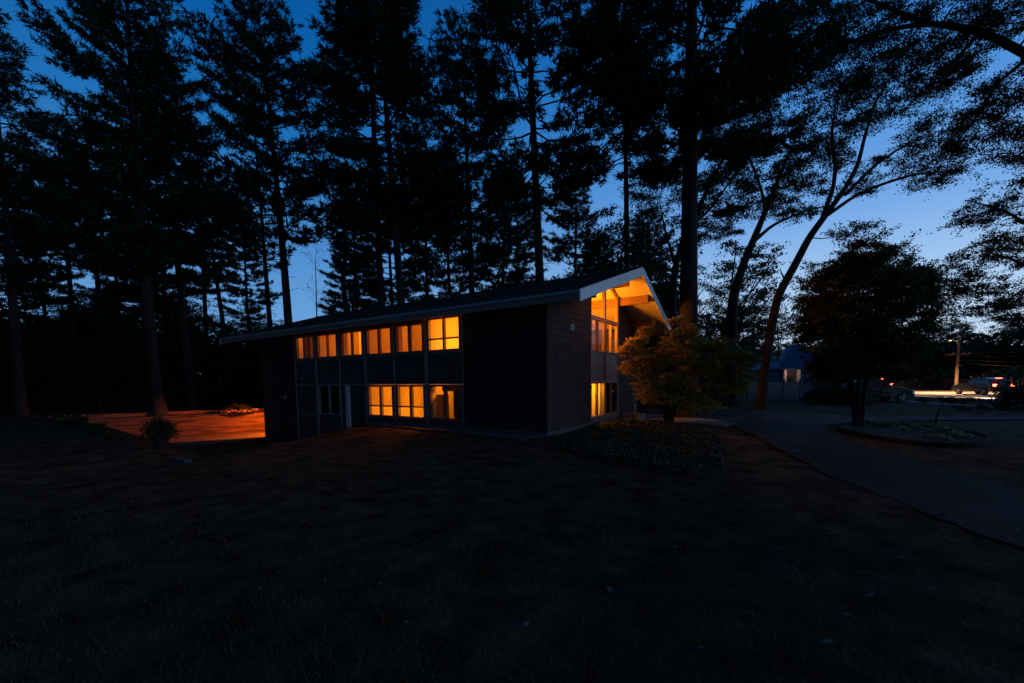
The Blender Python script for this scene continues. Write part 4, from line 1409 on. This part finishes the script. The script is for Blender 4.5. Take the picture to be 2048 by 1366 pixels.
# trees beyond the street
GS = 'dark trees beyond the street'
for i, (px, Y, ty, R) in enumerate([(1590, 58, 685, 5), (1660, 62, 655, 5), (1740, 66, 645, 5), (1820, 70, 645, 5), (1900, 72, 635, 5), (1980, 66, 645, 5), (2060, 62, 635, 5), (2140, 60, 635, 5), (1700, 82, 635, 6), (1860, 86, 630, 6), (2010, 84, 625, 6), (1500, 64, 685, 5), (1940, 60, 685, 4), (1780, 58, 705, 4)]):
    x = Xp(px, Y); H = atY(px, ty, Y)[2]
    copy_thing(ms[i % 2], x, Y, H / 8.0, i * 1.3, 'dark leafy tree beyond the street behind the utility pole', name='street_tree', group=GS)

# far-off woods closing the horizon
rng = rs(61)
Cw = []
for az in np.linspace(-1.25, 1.25, 150):
    for r_ in (95, 115):
        x = math.sin(az) * r_; y = math.cos(az) * r_
        hh_ = rng.uniform(7, 12) * (1.15 if az < .3 else .8)
        n_ = 240
        d = norm(rng.normal(size=(n_, 3))) * rng.uniform(.3, 1, (n_, 1)) ** .5
        Cw.append(np.array([x, y, hh_ * .5]) + d * np.array([3.2, 3.2, hh_ * .52]))
Cw = np.concatenate(Cw)
tag(foliage('woods', leaves(Cw, rng, .9, .7, 1), 4, M_leaf, None), kind='stuff')

# lace-leaf maple bush by the gable, lit orange from the windows
b7 = np.array([6.6, 18.0, -.12])
rng = rs(71)
lob = []
lim = []
for i in range(9):
    a_ = i * .7 + rng.uniform(-.2, .2); r_ = rng.uniform(.9, 1.7)
    lim.append(([(0.1 * math.cos(a_), .1 * math.sin(a_), 0), (.35 * math.cos(a_), .35 * math.sin(a_), 1.0), (r_ * math.cos(a_), r_ * math.sin(a_), rng.uniform(2.0, 3.0))], [.07, .045, .015]))
def lb(px, py, rx, rz, w): return lobe(px, py, 18.0, rx, rz, w, b7)
lob = [lb(1345, 700, 1.15, .55, 3), lb(1300, 720, .8, .5, 2), lb(1280, 745, .5, .3, 1), lb(1330, 760, 1.0, .5, 2.4), lb(1400, 720, 1.1, .5, 2.4), lb(1440, 740, .9, .5, 1.8), lb(1290, 665, .25, .3, .5), lb(1370, 665, .6, .3, 1), lb(1450, 690, .5, .35, .8), lb(1262, 700, .45, .25, 1.0), lb(1275, 680, .3, .2, .8), lb(1258, 735, .35, .25, .8), lb(1400, 780, 1.0, .45, 1.6), lb(1320, 795, .9, .35, 1.8), lb(1400, 812, 1.1, .3, 1.6), lb(1300, 770, .8, .35, 1.5), lb(1460, 770, .8, .4, 1.6), lb(1480, 720, .6, .35, 1.4), lb(1430, 695, .6, .3, 1.2), lb(1380, 690, .8, .35, 1.4), lb(1350, 640, .3, .2, .5)]
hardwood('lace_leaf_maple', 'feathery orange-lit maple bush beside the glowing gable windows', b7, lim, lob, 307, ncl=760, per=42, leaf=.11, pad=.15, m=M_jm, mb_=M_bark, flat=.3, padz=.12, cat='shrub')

# weeping small tree on the bed
b8 = onz(1872, 862, -.1); Y8 = b8[1]
l8 = [(rel(px_path([(1871, 862), (1872, 838), (1880, 815), (1890, 800), (1905, 793)], Y8), b8), [.03, .028, .022, .016, .01]),
      (rel(px_path([(1888, 802), (1870, 790), (1848, 796), (1838, 806)], Y8, .1), b8), [.014, .01, .006, .003]),
      (rel(px_path([(1900, 795), (1930, 788), (1955, 800), (1972, 822)], Y8, -.1), b8), [.014, .01, .006, .003])]
hardwood('weeping_tree', 'small weeping tree with a thin bent stem on the mulch bed', b8, l8,
         [lobe(1915, 800, Y8, .55, .13, 3, b8), lobe(1960, 815, Y8, .25, .18, 1.2, b8), lobe(1850, 800, Y8, .2, .08, .6, b8), lobe(1925, 815, Y8, .35, .1, 1, b8)], 308, ncl=60, per=34, leaf=.05, pad=.09, m=M_leaf)

# ------------------------------------------------------------------ planting bed with edging
bedp = smooth_poly([onz(x, y, -.05) for x, y in [(1655, 852), (1760, 845), (1900, 858), (1985, 874), (1965, 890), (1850, 888), (1720, 868)]], 2)
sheet('mulch_bed', bedp, -.045, M_mulch, thick=.07)
ed = MB()
rng = rs(15)
cum = bedp + [bedp[0]]
acc = 0
for a_, b_ in zip(cum[:-1], cum[1:]):
    L_ = np.linalg.norm(b_ - a_)
    nseg = max(1, int(L_ / .3))
    for i in range(nseg):
        m_ = a_ + (b_ - a_) * (i + .5) / nseg
        ed.cbox((m_[0], m_[1], -.05 + rng.uniform(-.012, .012)), (L_ / nseg - .015, .09, .11), math.atan2(*(b_ - a_)[::-1]) + rng.uniform(-.03, .03))
tag(ed.build('bed_edging', M_mulch, bevel=.008), 'dark block edging round the mulch bed', 'edging')
for i, (px, py, s) in enumerate([(1745, 850, .34), (1765, 852, .30), (1782, 853, .30), (1808, 862, .22), (1830, 858, .26), (1858, 866, .24), (1880, 862, .30), (1898, 868, .30), (1915, 872, .26), (1930, 876, .24), (1865, 876, .22), (1890, 880, .22)]):
    q = onz(px, py, -.05)
    t = thing('hosta', 'pale-edged hosta on the mulch bed beneath the round-headed tree', 'plant', tuple(q), i * 1.1, 'hostas on the mulch bed')
    rng = rs(400 + i)
    n_ = 34
    az = rng.uniform(0, 6.28, n_); el = rng.uniform(.25, 1.1, n_)
    d = np.stack([np.cos(az) * np.cos(el), np.sin(az) * np.cos(el), np.sin(el)], -1)
    sd = np.stack([-np.sin(az), np.cos(az), 0 * az], -1)
    c = d * s * .35; mid = d * s * .75; tip = d * s * 1.05 + np.array([0, 0, -.25]) * s
    w_ = s * .22
    Vh = np.stack([c, mid - sd * w_, tip, mid + sd * w_], 1).reshape(-1, 3)
    foliage('leaves', Vh, 4, M_hosta, t)
    stt = Tubes()
    for j in range(0, n_, 3):
        stt.add(np.array([[0, 0, -.02], c[j] * .6, c[j]]), [.006, .005, .004], 3)
    stt.build('stems', M_leafy, t)

# ------------------------------------------------------------------ ground cover beside the gable
rng = rs(16)
gc = np.array([onz(x, y, -.1)[:2] for x, y in [(1105, 884), (1180, 856), (1240, 843), (1330, 846), (1420, 862), (1452, 905), (1440, 945), (1400, 958), (1300, 940), (1190, 915), (1110, 898)]])
mn, mxx = gc.min(0), gc.max(0)
Pn = rng.uniform(mn, mxx, (60000, 2))
ok = in_poly(Pn[:, 0], Pn[:, 1], [tuple(p) for p in gc])
Pn = Pn[ok][:17000]
hN = .16 + .05 * np.sin(Pn[:, 0] * 3) * np.cos(Pn[:, 1] * 2.7)
C = np.stack([Pn[:, 0], Pn[:, 1], -.12 + hN * rng.uniform(.3, 1.1, len(Pn))], -1)
tag(foliage('ground_cover', leaves(C, rng, .085, .05, .9), 4, M_cover, None), 'low leafy ground cover beside the gable wall', kind='stuff')

cen = np.mean([p[:2] for p in drv], axis=0)
drv_in = []
for i in range(len(drv)):
    a_, b_, c_ = (np.array(drv[(i + q_) % len(drv)][:2]) for q_ in (-1, 0, 1))
    t_ = norm(c_ - a_); drv_in.append(b_ + np.array([-t_[1], t_[0]]) * .07)
# lawn blades near the camera
rng = rs(17)
N_ = 200000
rr_ = 2.0 + 15 * rng.rand(N_) ** 1.15
az = rng.uniform(-.95, .95, N_)
bx, by = np.sin(az) * rr_, np.cos(az) * rr_
def off_house(bx, by, m_=.1):
    u, v = W2H(bx, by)
    keep = ~((v > -m_) & (u > -.3)) & ~((u > -.1) & (u < 7) & (v > -1.2))
    for poly in ([tuple(p[:2]) for p in drv_in], [tuple(p) for p in gc], [tuple(p) for p in bedp], [tuple(p) for p in pat]):
        keep &= ~in_poly(bx, by, poly)
    return keep
kp = off_house(bx, by) & (np.sin(bx * 1.7 + np.sin(by * 1.3) * 2) * np.cos(by * 1.9) + rng.normal(size=N_) * .7 > -.6)
bx, by = bx[kp], by[kp]
bz = tz(bx, by)
n_ = len(bx)
hgt = rng.uniform(.02, .065, n_); aa = rng.uniform(0, 6.28, n_); ww = .004
base = np.stack([bx, by, bz - .005], -1)
sd = np.stack([np.cos(aa), np.sin(aa), 0 * aa], -1) * ww
tip = base + np.stack([rng.normal(size=n_) * .02, rng.normal(size=n_) * .02, hgt], -1)
tag(foliage('grass', np.stack([base - sd, base + sd, tip], 1).reshape(-1, 3), 3, M_blade, None), 'short patchy lawn grass', kind='stuff')

rng = rs(19)
Lp = rng.uniform([3, 5], [20, 20], (9000, 2))
okl = in_poly(Lp[:, 0], Lp[:, 1], [tuple(p[:2]) for p in drv])
dl_ = np.full(len(Lp), 9.)
for i in range(len(drv)):
    dl_ = np.minimum(dl_, seg_d(Lp[:, 0], Lp[:, 1], drv[i][:2], drv[(i + 1) % len(drv)][:2]))
Lp = Lp[okl & (rng.rand(len(Lp)) < .06 + .75 * np.exp(-dl_ / .25))]
tag(foliage('leaf_litter', leaves(np.stack([Lp[:, 0], Lp[:, 1], np.full(len(Lp), zd + .012)], -1), rng, .06, .035, .12), 4, M_deadleaf, None), 'scattered needles and leaf litter on the driveway', kind='stuff')

# fallen leaves and twigs
def leaf_mesh():
    n_ = 14
    V = [(0, 0, .01)]
    for i in range(n_):
        t = 2 * math.pi * i / n_
        r_ = .055 if i % 2 == 0 else .026
        if i == 7: r_ = .05
        V.append((r_ * 1.3 * math.cos(t), r_ * math.sin(t), .012 * math.sin(t * 2) + .008))
    me = bpy.data.meshes.new('fallen_leaf')
    me.from_pydata(V, [], [(0, i + 1, (i + 1) % n_ + 1) for i in range(n_)])
    me.materials.append(M_deadleaf)
    return me
lm = leaf_mesh()
rng = rs(18)
cnt = 0
lp = [(815, 1248), (1050, 1252), (1573, 1133), (1700, 1074), (1600, 1112), (1560, 1096), (1740, 1190), (1346, 1020), (910, 1090), (620, 1085), (760, 1170), (1400, 1300), (1220, 1180), (1010, 1005), (1180, 1035), (1650, 1290), (1860, 1180), (1930, 1250), (1500, 1230), (700, 980), (880, 985), (1240, 960), (1350, 1090), (430, 1060), (520, 1180), (1690, 1230), (1450, 1060), (1530, 1040), (1610, 1005), (1800, 1120)]
for (px, py) in lp:
    q = onz(px, py, -.1)
    if not off_house(np.array([q[0]]), np.array([q[1]]))[0]: continue
    o = bpy.data.objects.new('fallen_leaf', lm); COL.objects.link(o)
    o.location = (q[0], q[1], float(tz(q[0], q[1])) + .03)
    o.rotation_euler = (rng.uniform(-.3, .3), rng.uniform(-.3, .3), rng.uniform(0, 6.28))
    s = rng.uniform(.35, .72); o.scale = (s, s, s)
    tag(o, 'pale dead leaf lying on the dark lawn', 'leaf', 'dead leaves on the lawn')
for i, (px, py, l_) in enumerate([(1600, 903, .5), (1690, 1075, .35), (1745, 1155, .3), (1580, 1135, .25)]):
    q = onz(px, py, -.08)
    tw = MB(); a_ = .1 + .35 * i
    tw.tube([(-l_ / 2, 0, 0), (-l_ * .15, .03, .015), (l_ * .2, .01, .01), (l_ / 2, -.05, .0)], [.006, .008, .007, .003], 6)
    o = tw.build('twig', M_deadleaf); o.location = (q[0], q[1], float(tz(q[0], q[1])) + .055); o.rotation_euler = (0, 0, -a_)
    tag(o, ['long pale twig lying on the driveway edge', 'pale bent twig on the lawn short of the driveway', 'pale twig on the lawn, nearest to the lower right', 'short pale twig on the lawn, leftmost of the twigs'][i], 'twig')

# ------------------------------------------------------------------ entrance clutter
q = onz(1265, 838, -.1)
o = MB().cbox((0, 0, 0), (1.0, .8, .30), -TH).build('stone_landing', M_stone, bevel=.02); o.location = (q[0], q[1], .02)
tag(o, 'pale blue-grey stone landing at the foot of the gable wall', 'landing')
pl = thing('path_light', 'slim white post light on the stone landing', 'post light', (q[0] + .12, q[1], .17))
MB().lathe([(.015, 0), (.015, .34)], (0, 0, 0), 8).build('post', M_white, pl)
MB().lathe([(.03, .34), (.045, .40), (.02, .46)], (0, 0, 0), 10).build('head', M_white, pl)
for px, py, s, lab in [(1338, 833, 1.0, 'terracotta pot with a young plant by the entrance path'), (1381, 834, .75, 'smaller terracotta pot with a red-leaved plant, right of the first pot')]:
    q = onz(px, py, -.08)
    t = thing('flower_pot', lab, 'flower pot', (q[0], q[1], -.06))
    MB().lathe([(.15 * s, 0), (.22 * s, .36 * s), (.25 * s, .36 * s), (.25 * s, .43 * s), (.20 * s, .43 * s)], (0, 0, 0), 18).build('pot', M_terra, t)
    rng = rs(int(px))
    C = rng.normal(size=(160, 3)) * .14 * s + np.array([0, 0, .62 * s])
    foliage('foliage', leaves(C, rng, .08, .05, 1), 4, M_jm, t)
q = onz(1330, 835, -.08)
o = MB().tube([(0, 0, 0), (0, 0, .55)], .035, 8).build('marker_post', M_pole); o.location = (q[0], q[1], -.08)
tag(o, 'short wooden post left of the terracotta pot', 'post')

# ------------------------------------------------------------------ street: fence, pole, lamp, cars
def car(name, label, loc, rz, m, lights=False, group=None):
    t = thing(name, label, 'car', loc, rz, group)
    prof = [(-2.25, .35), (-2.28, .75), (-2.15, 1.05), (-1.75, 1.55), (-1.2, 1.66), (.1, 1.64), (.75, 1.15), (1.7, 1.02), (2.2, .86), (2.3, .55), (2.25, .32)]
    mb = MB()
    ys = [(-.90, .93), (-.86, 1.0), (.86, 1.0), (.90, .93)]
    n_ = len(prof)
    V_ = []
    for y_, s_ in ys:
        for x, z in prof:
            tz_ = max(0, (z - .95) / .7)
            yy = y_ * (1 - .2 * tz_)
            V_.append((x * (s_ if abs(y_) > .88 else 1), yy, z))
    Fc = []
    for a_ in range(3):
        for i in range(n_ - 1):
            Fc.append((a_ * n_ + i, a_ * n_ + i + 1, (a_ + 1) * n_ + i + 1, (a_ + 1) * n_ + i))
        Fc.append((a_ * n_ + n_ - 1, a_ * n_, (a_ + 1) * n_, (a_ + 1) * n_ + n_ - 1))
    Fc.append(tuple(range(n_))); Fc.append(tuple(range(3 * n_, 4 * n_))[::-1])
    mb.add(V_, Fc)
    mb.build('body', m, t)
    for s in (-1, 1):
        g = MB()
        g.add([(-1.62, s * .772, 1.46), (-.05, s * .772, 1.50), (.55, s * .862, 1.16), (-1.85, s * .875, 1.12)], [(0, 1, 2, 3)])
        g.add([(-1.62, s * .752, 1.46), (-.05, s * .752, 1.50), (.55, s * .842, 1.16), (-1.85, s * .855, 1.12)], [(0, 1, 2, 3)])
        g.build('side_window', M_carglass, t)
    g = MB(); g.add([(.16, -.66, 1.585), (.16, .66, 1.585), (.70, .76, 1.19), (.70, -.76, 1.19)], [(0, 1, 2, 3)])
    g.v = [(x + .02, y, z + .015) for x, y, z in g.v]
    g.build('windscreen', M_carglass, t)
    for x in (-1.42, 1.40):
        for s in (-1, 1):
            w_ = MB()
            V2, F2 = [], []
            w_.tube([(x, s * .72, .33), (x, s * .745, .33), (x, s * .90, .33), (x, s * .925, .33)], [.29, .335, .335, .29], 24)
            wh = w_.build('wheel', M_tyre, t)
            r_ = MB()
            r_.tube([(x, s * .926, .33), (x, s * .934, .33)], .07, 10)
            for k_ in range(6):
                a_ = k_ * math.pi / 3
                r_.tube([(x + .05 * math.cos(a_), s * .93, .33 + .05 * math.sin(a_)), (x + .215 * math.cos(a_), s * .934, .33 + .215 * math.sin(a_))], [.028, .04], 6)
            r_.tube([(x + .225 * math.cos(q_), s * .93, .33 + .225 * math.sin(q_)) for q_ in np.linspace(0, 6.2832, 25)], .016, 6, cap=False)
            r_.build('rim', M_rim, wh)
            ar = MB(); ar.tube([(x, s * .86, .36), (x, s * .897, .36)], .39, 20)
            ar.build('wheel_arch', M_dark, t)
    for s in (-1, 1):
        MB().cbox((2.18, s * .66, .74), (.16, .34, .14)).build('headlight', M_head if lights else M_carglass, t)
        MB().cbox((-2.23, s * .70, .93), (.10, .26, .20)).build('tail_light', M_red if lights else M_terra, t)
        MB().cbox((.55, s * .97, 1.12), (.12, .14, .10)).build('mirror', m, t)
    if lights:
        MB().cbox((-1.72, 0, 1.60), (.05, .5, .04)).build('brake_light', M_red, t)
    return t
cq = onz(1793, 803, -.12)
car('parked_car', 'dark blue parked car with alloy wheels under the round-headed tree', (cq[0] - 1.35, cq[1] + .55, -.12), math.radians(-7), M_car)
ang = math.atan2(rd[1], rd[0])
p = road_pt(-4, -4.5)  # placed here so its headlamps light the near lane
car('moving_car', 'dark car on the near lane, mostly hidden behind the bush at the right edge', (p[0], p[1], -.1), ang, M_car2, True, None)
p = road_pt(9, 1.7)
car('moving_car', 'dark grey car with glowing red tail lights passing the utility pole', (p[0], p[1], -.1), ang, M_car2, True, None)
p = road_pt(25, 1.8)
car('moving_car', 'farthest dark car on the street, its red tail lights showing above the parked blue car', (p[0], p[1], -.1), ang, M_car2, True, None)

def pole_thing():
    q = onz(1912, 789, -.1)
    q = np.array([46.2 * (1912 - 1024) / F * .0 + (1912 - 1024) / F * 50, 50, -.1])
    t = thing('utility_pole', 'wooden utility pole with a crossarm beside the street', 'pole', tuple(q))
    MB().tube([(0, 0, 0), (0, 0, 6.4)], [.17, .12], 12).build('pole', M_pole, t)
    MB().cbox((0, 0, 4.35), (2.2, .1, .12), ang + .6).build('crossarm', M_pole, t)
    ins = MB()
    for k_ in (-.9, -.45, .45, .9):
        ins.lathe([(.03, 0), (.045, .06), (.02, .12)], (k_ * math.cos(ang + .6), k_ * math.sin(ang + .6), 4.41), 8)
    ins.build('insulators', M_white, t)
    return q
pq = pole_thing()
for i, (off, z_, drop, lab) in enumerate([(-.9, 4.42, .35, 'overhead wire, highest of the strands at the utility pole'), (-.3, 4.1, .4, 'overhead wire just under the highest strand at the pole'), (.4, 3.6, .45, 'overhead wire, third strand down on the utility pole'), (.9, 3.2, .5, 'overhead wire, lowest strand on the utility pole')]):
    w_ = MB()
    for sgn in (-1, 1):
        a_ = np.array([pq[0] + off * .6, pq[1] - off * .3, z_])
        b_ = a_ + np.array([rd[0], rd[1], 0]) * sgn * 24 + np.array([0, 0, .6 if sgn < 0 else -.3])
        w_.tube([a_ * (1 - t) + b_ * t - np.array([0, 0, drop * 2 * math.sin(t * math.pi)]) for t in np.linspace(0, 1, 14)], .014, 5)
    tag(w_.build('overhead_wire', M_bark), lab, 'wire', 'wires on the utility pole')

# lamp arm high on the pole, glimpsed through leaves
sl_ = thing('street_lamp', 'small orange street lamp on an arm high beside the utility pole', 'street lamp', (pq[0] - .12, pq[1] - .09, 5.3), math.radians(215))
MB().tube([(0, 0, 0), (1.4, 0, .35), (3.9, 0, .42)], .04, 8).build('arm', M_chrome, sl_)
MB().cbox((4.1, 0, .40), (.5, .2, .10)).build('head', M_dark, sl_)
MB().cbox((4.12, 0, .335), (.3, .14, .025)).build('lens', M_slamp, sl_)
d = bpy.data.lights.new('street_lamp_light', 'SPOT')
d.energy = 15000; d.color = (1, .50, .22); d.spot_size = math.radians(125); d.spot_blend = .7; d.shadow_soft_size = .15
o = bpy.data.objects.new('street_lamp_light', d); COL.objects.link(o)
o.location = (pq[0] - 3.7, pq[1] - 2.6, 5.5)
# headlamp beams of the cars; near-lane one boosted to brighten the road
for s_, w_ in ((-4, -4.5), (9, 1.7), (25, 1.8)):
    p_ = road_pt(s_ + 2.4, w_)
    d = bpy.data.lights.new('headlamp_beam', 'SPOT')
    d.energy = 14000 if s_ < 0 else 2600; d.color = (1, .66, .38); d.spot_size = math.radians(52); d.spot_blend = .5; d.shadow_soft_size = .08
    o = bpy.data.objects.new('headlamp_beam', d); COL.objects.link(o)
    o.location = (p_[0], p_[1], .75)
    o.rotation_euler = Vector((rd[0], rd[1], -.10)).to_track_quat('-Z', 'Y').to_euler()

# board fence across the street
fn = thing('board_fence', 'brown board fence on the far side of the street', 'fence')
bf = MB(); rng = rs(44)
s = -14
while s < 60:
    p_ = road_pt(s, 9.0)
    h_ = 1.45 + rng.uniform(-.02, .02)
    bf.cbox((p_[0], p_[1], -.1 + h_ / 2), (.19, .03, h_), ang)
    s += .2
bf.build('boards', M_pole, fn)
bp_ = MB()
s = -14
while s < 60:
    p_ = road_pt(s, 9.12); bp_.cbox((p_[0], p_[1], .7), (.12, .12, 1.7), ang); s += 2.4
bp_.build('posts', M_pole, fn)
# hedge above the fence
for i in range(7):
    p_ = road_pt(-6 + i * 8, 11.5)
    mound('hedge_shrub', 'leafy hedge shrub behind the board fence', 'shrub', (p_[0], p_[1], .2), 4.2, 2.0, 2.6, 1500, M_leafy, 600 + i, .34, .22, group='hedge shrubs behind the board fence')
# bush at the right edge
q = onz(2060, 818, -.12)
mound('shrub', 'large dark bush at the right edge of the photo, before the street', 'shrub', (q[0], q[1], -.15), 1.9, 1.6, 2.0, 4200, M_leaf, 51, .15, .1)

# white fence and dark hedge in the middle distance
vf = thing('vinyl_fence', 'pale grey solid fence between the leaning tree and the round-headed tree', 'fence')
p0 = atY(1496, 800, 35.5); p1 = atY(1600, 800, 37)
mb = MB(); n_ = 22
for i in range(n_):
    t_ = (i + .5) / n_
    c_ = p0 * (1 - t_) + p1 * t_
    mb.cbox((c_[0], c_[1], .68), (math.dist(p0[:2], p1[:2]) / n_ - .008, .04, 1.5), math.atan2(p1[1] - p0[1], p1[0] - p0[0]))
mb.build('boards', M_pvc, vf)
mb = MB()
for i in range(4):
    c_ = p0 + (p1 - p0) * i / 3
    mb.cbox((c_[0], c_[1], .76), (.13, .13, 1.76), math.atan2(p1[1] - p0[1], p1[0] - p0[0]))
mb.build('posts', M_pvc, vf)
for i, (px, Y, rx, h_) in enumerate([(1440, 31, 1.6, 1.5), (1640, 33, 1.2, 1.2), (1665, 31, 1.4, 1.9), (1700, 30, 1.5, 1.6), (1740, 33, 1.5, 2.2), (1390, 32, 1.8, 1.9), (1350, 30, 1.6, 1.6)]):
    mound('hedge_shrub', 'dark shrub in the row along the far edge of the driveway', 'shrub', (Xp(px, Y), Y, -.15), rx, rx * .8, h_, 1800, M_leaf, 700 + i, .16, .11, group='dark shrubs along the far edge of the driveway')

# neighbouring houses
nb = thing('neighbour_house', 'neighbouring house with a steep blue roof and pale lit porch', 'house', (Xp(1552, 48), 48, -.1), math.radians(-8))
W2_, D2_, HE = 5.6, 6.0, 2.9
MB().box(.3, W2_ - .3, 0, D2_, 0, HE).build('wall', M_nwall, nb)
mb = MB()
mb.add([(-.1, -.5, HE - .1), (W2_ + .2, -.5, HE - .1), (W2_ + .2, D2_ + .5, HE - .1), (-.1, D2_ + .5, HE - .1), (2.9, D2_ / 2, HE + 2.8), (W2_ - 2.2, D2_ / 2, HE + 2.8),
        (-.1, -.5, HE + .06), (W2_ + .2, -.5, HE + .06), (W2_ + .2, D2_ + .5, HE + .06), (-.1, D2_ + .5, HE + .06)],
       [(0, 1, 2, 3), (6, 7, 5, 4), (8, 9, 4, 5), (7, 8, 5), (9, 6, 4), (0, 1, 7, 6), (1, 2, 8, 7), (2, 3, 9, 8), (3, 0, 6, 9)])
nr = mb.build('roof', M_blueroof, nb)
MB().cbox((3.2, 1.2, HE + 1.2), (.5, .5, .5)).build('skylight', M_nwall, nr)
for x in (.6, 2.0):
    MB().box(x, x + .28, -.42, -.2, 0, HE - .15).build('porch_column', M_white, nb)
MB().box(1.05, 1.7, -.03, -.001, .9, 2.1).build('window', M_doorp, nb)
MB().tube([(1.38 + .2 * math.cos(t), -.1, 1.7 + .2 * math.sin(t)) for t in np.linspace(0, 6.28, 16)], .05, 6, cap=False).build('wreath', M_leaf, nb)
MB().box(3.6, 4.7, -.03, -.001, .9, 2.1).build('window', M_doorp, nb)
nh = thing('neighbour_house', 'farther tan gabled house glimpsed left of the blue roof', 'house', (Xp(1522, 66), 66, -.1), math.radians(-5))
MB().prism([(0, 0), (4.2, 0), (4.2, 3.2), (2.1, 5.2), (0, 3.2)], 0, 8, lambda p_, t: (p_[0], t, p_[1])).build('wall', M_nwall, nh)
mb = MB()
for s in (-1, 1):
    mb.add([(2.1, -.3, 5.42), (2.1 + s * 2.5, -.3, 3.02), (2.1 + s * 2.5, 8.2, 3.02), (2.1, 8.2, 5.42), (2.1, -.3, 5.24), (2.1 + s * 2.5, -.3, 2.84), (2.1 + s * 2.5, 8.2, 2.84), (2.1, 8.2, 5.24)],
           [(0, 1, 2, 3), (4, 7, 6, 5), (0, 4, 5, 1), (1, 5, 6, 2), (2, 6, 7, 3)])
mb.build('roof', M_nwall, nh)
MB().box(1.3, 2.9, -.04, -.001, 2.9, 4.1).build('window', M_carglass, nh)
MB().box(-.2, 4.4, -1.6, -.1, 0, 1.9).build('porch', M_nwall2, nh)
d = bpy.data.lights.new('neighbour_porch_light', 'POINT'); d.energy = 11; d.color = (1, .45, .2); d.shadow_soft_size = .1
o = bpy.data.objects.new('neighbour_porch_light', d); COL.objects.link(o); o.location = (Xp(1552, 48) + 1.1, 46.9, 2.3)
d = bpy.data.lights.new('farther_porch_light', 'POINT'); d.energy = 70; d.color = (1, .45, .2); d.shadow_soft_size = .1
o = bpy.data.objects.new('farther_porch_light', d); COL.objects.link(o); o.location = (Xp(1545, 64), 62.5, 2.6)
# distant lit window glimpsed at the left
q = atY(515, 757, 60)
dl = thing('distant_house', 'distant house with a tiny lit window seen past the left corner', 'house', (q[0] - 3, 60, 0))
MB().box(0, 7, 0, 5, -.2, 2.6).build('wall', M_shing, dl)
MB().prism([(-.4, 2.6), (7.4, 2.6), (3.5, 4.2)], -.3, 5.3, lambda p_, t: (p_[0], t, p_[1])).build('roof', M_roof, dl)
MB().box(2.8, 3.3, -.03, -.001, 1.1 + .6, 1.5 + .6).build('window', emat('lit_window_glow', (1, .6, .35), 1.2), dl)
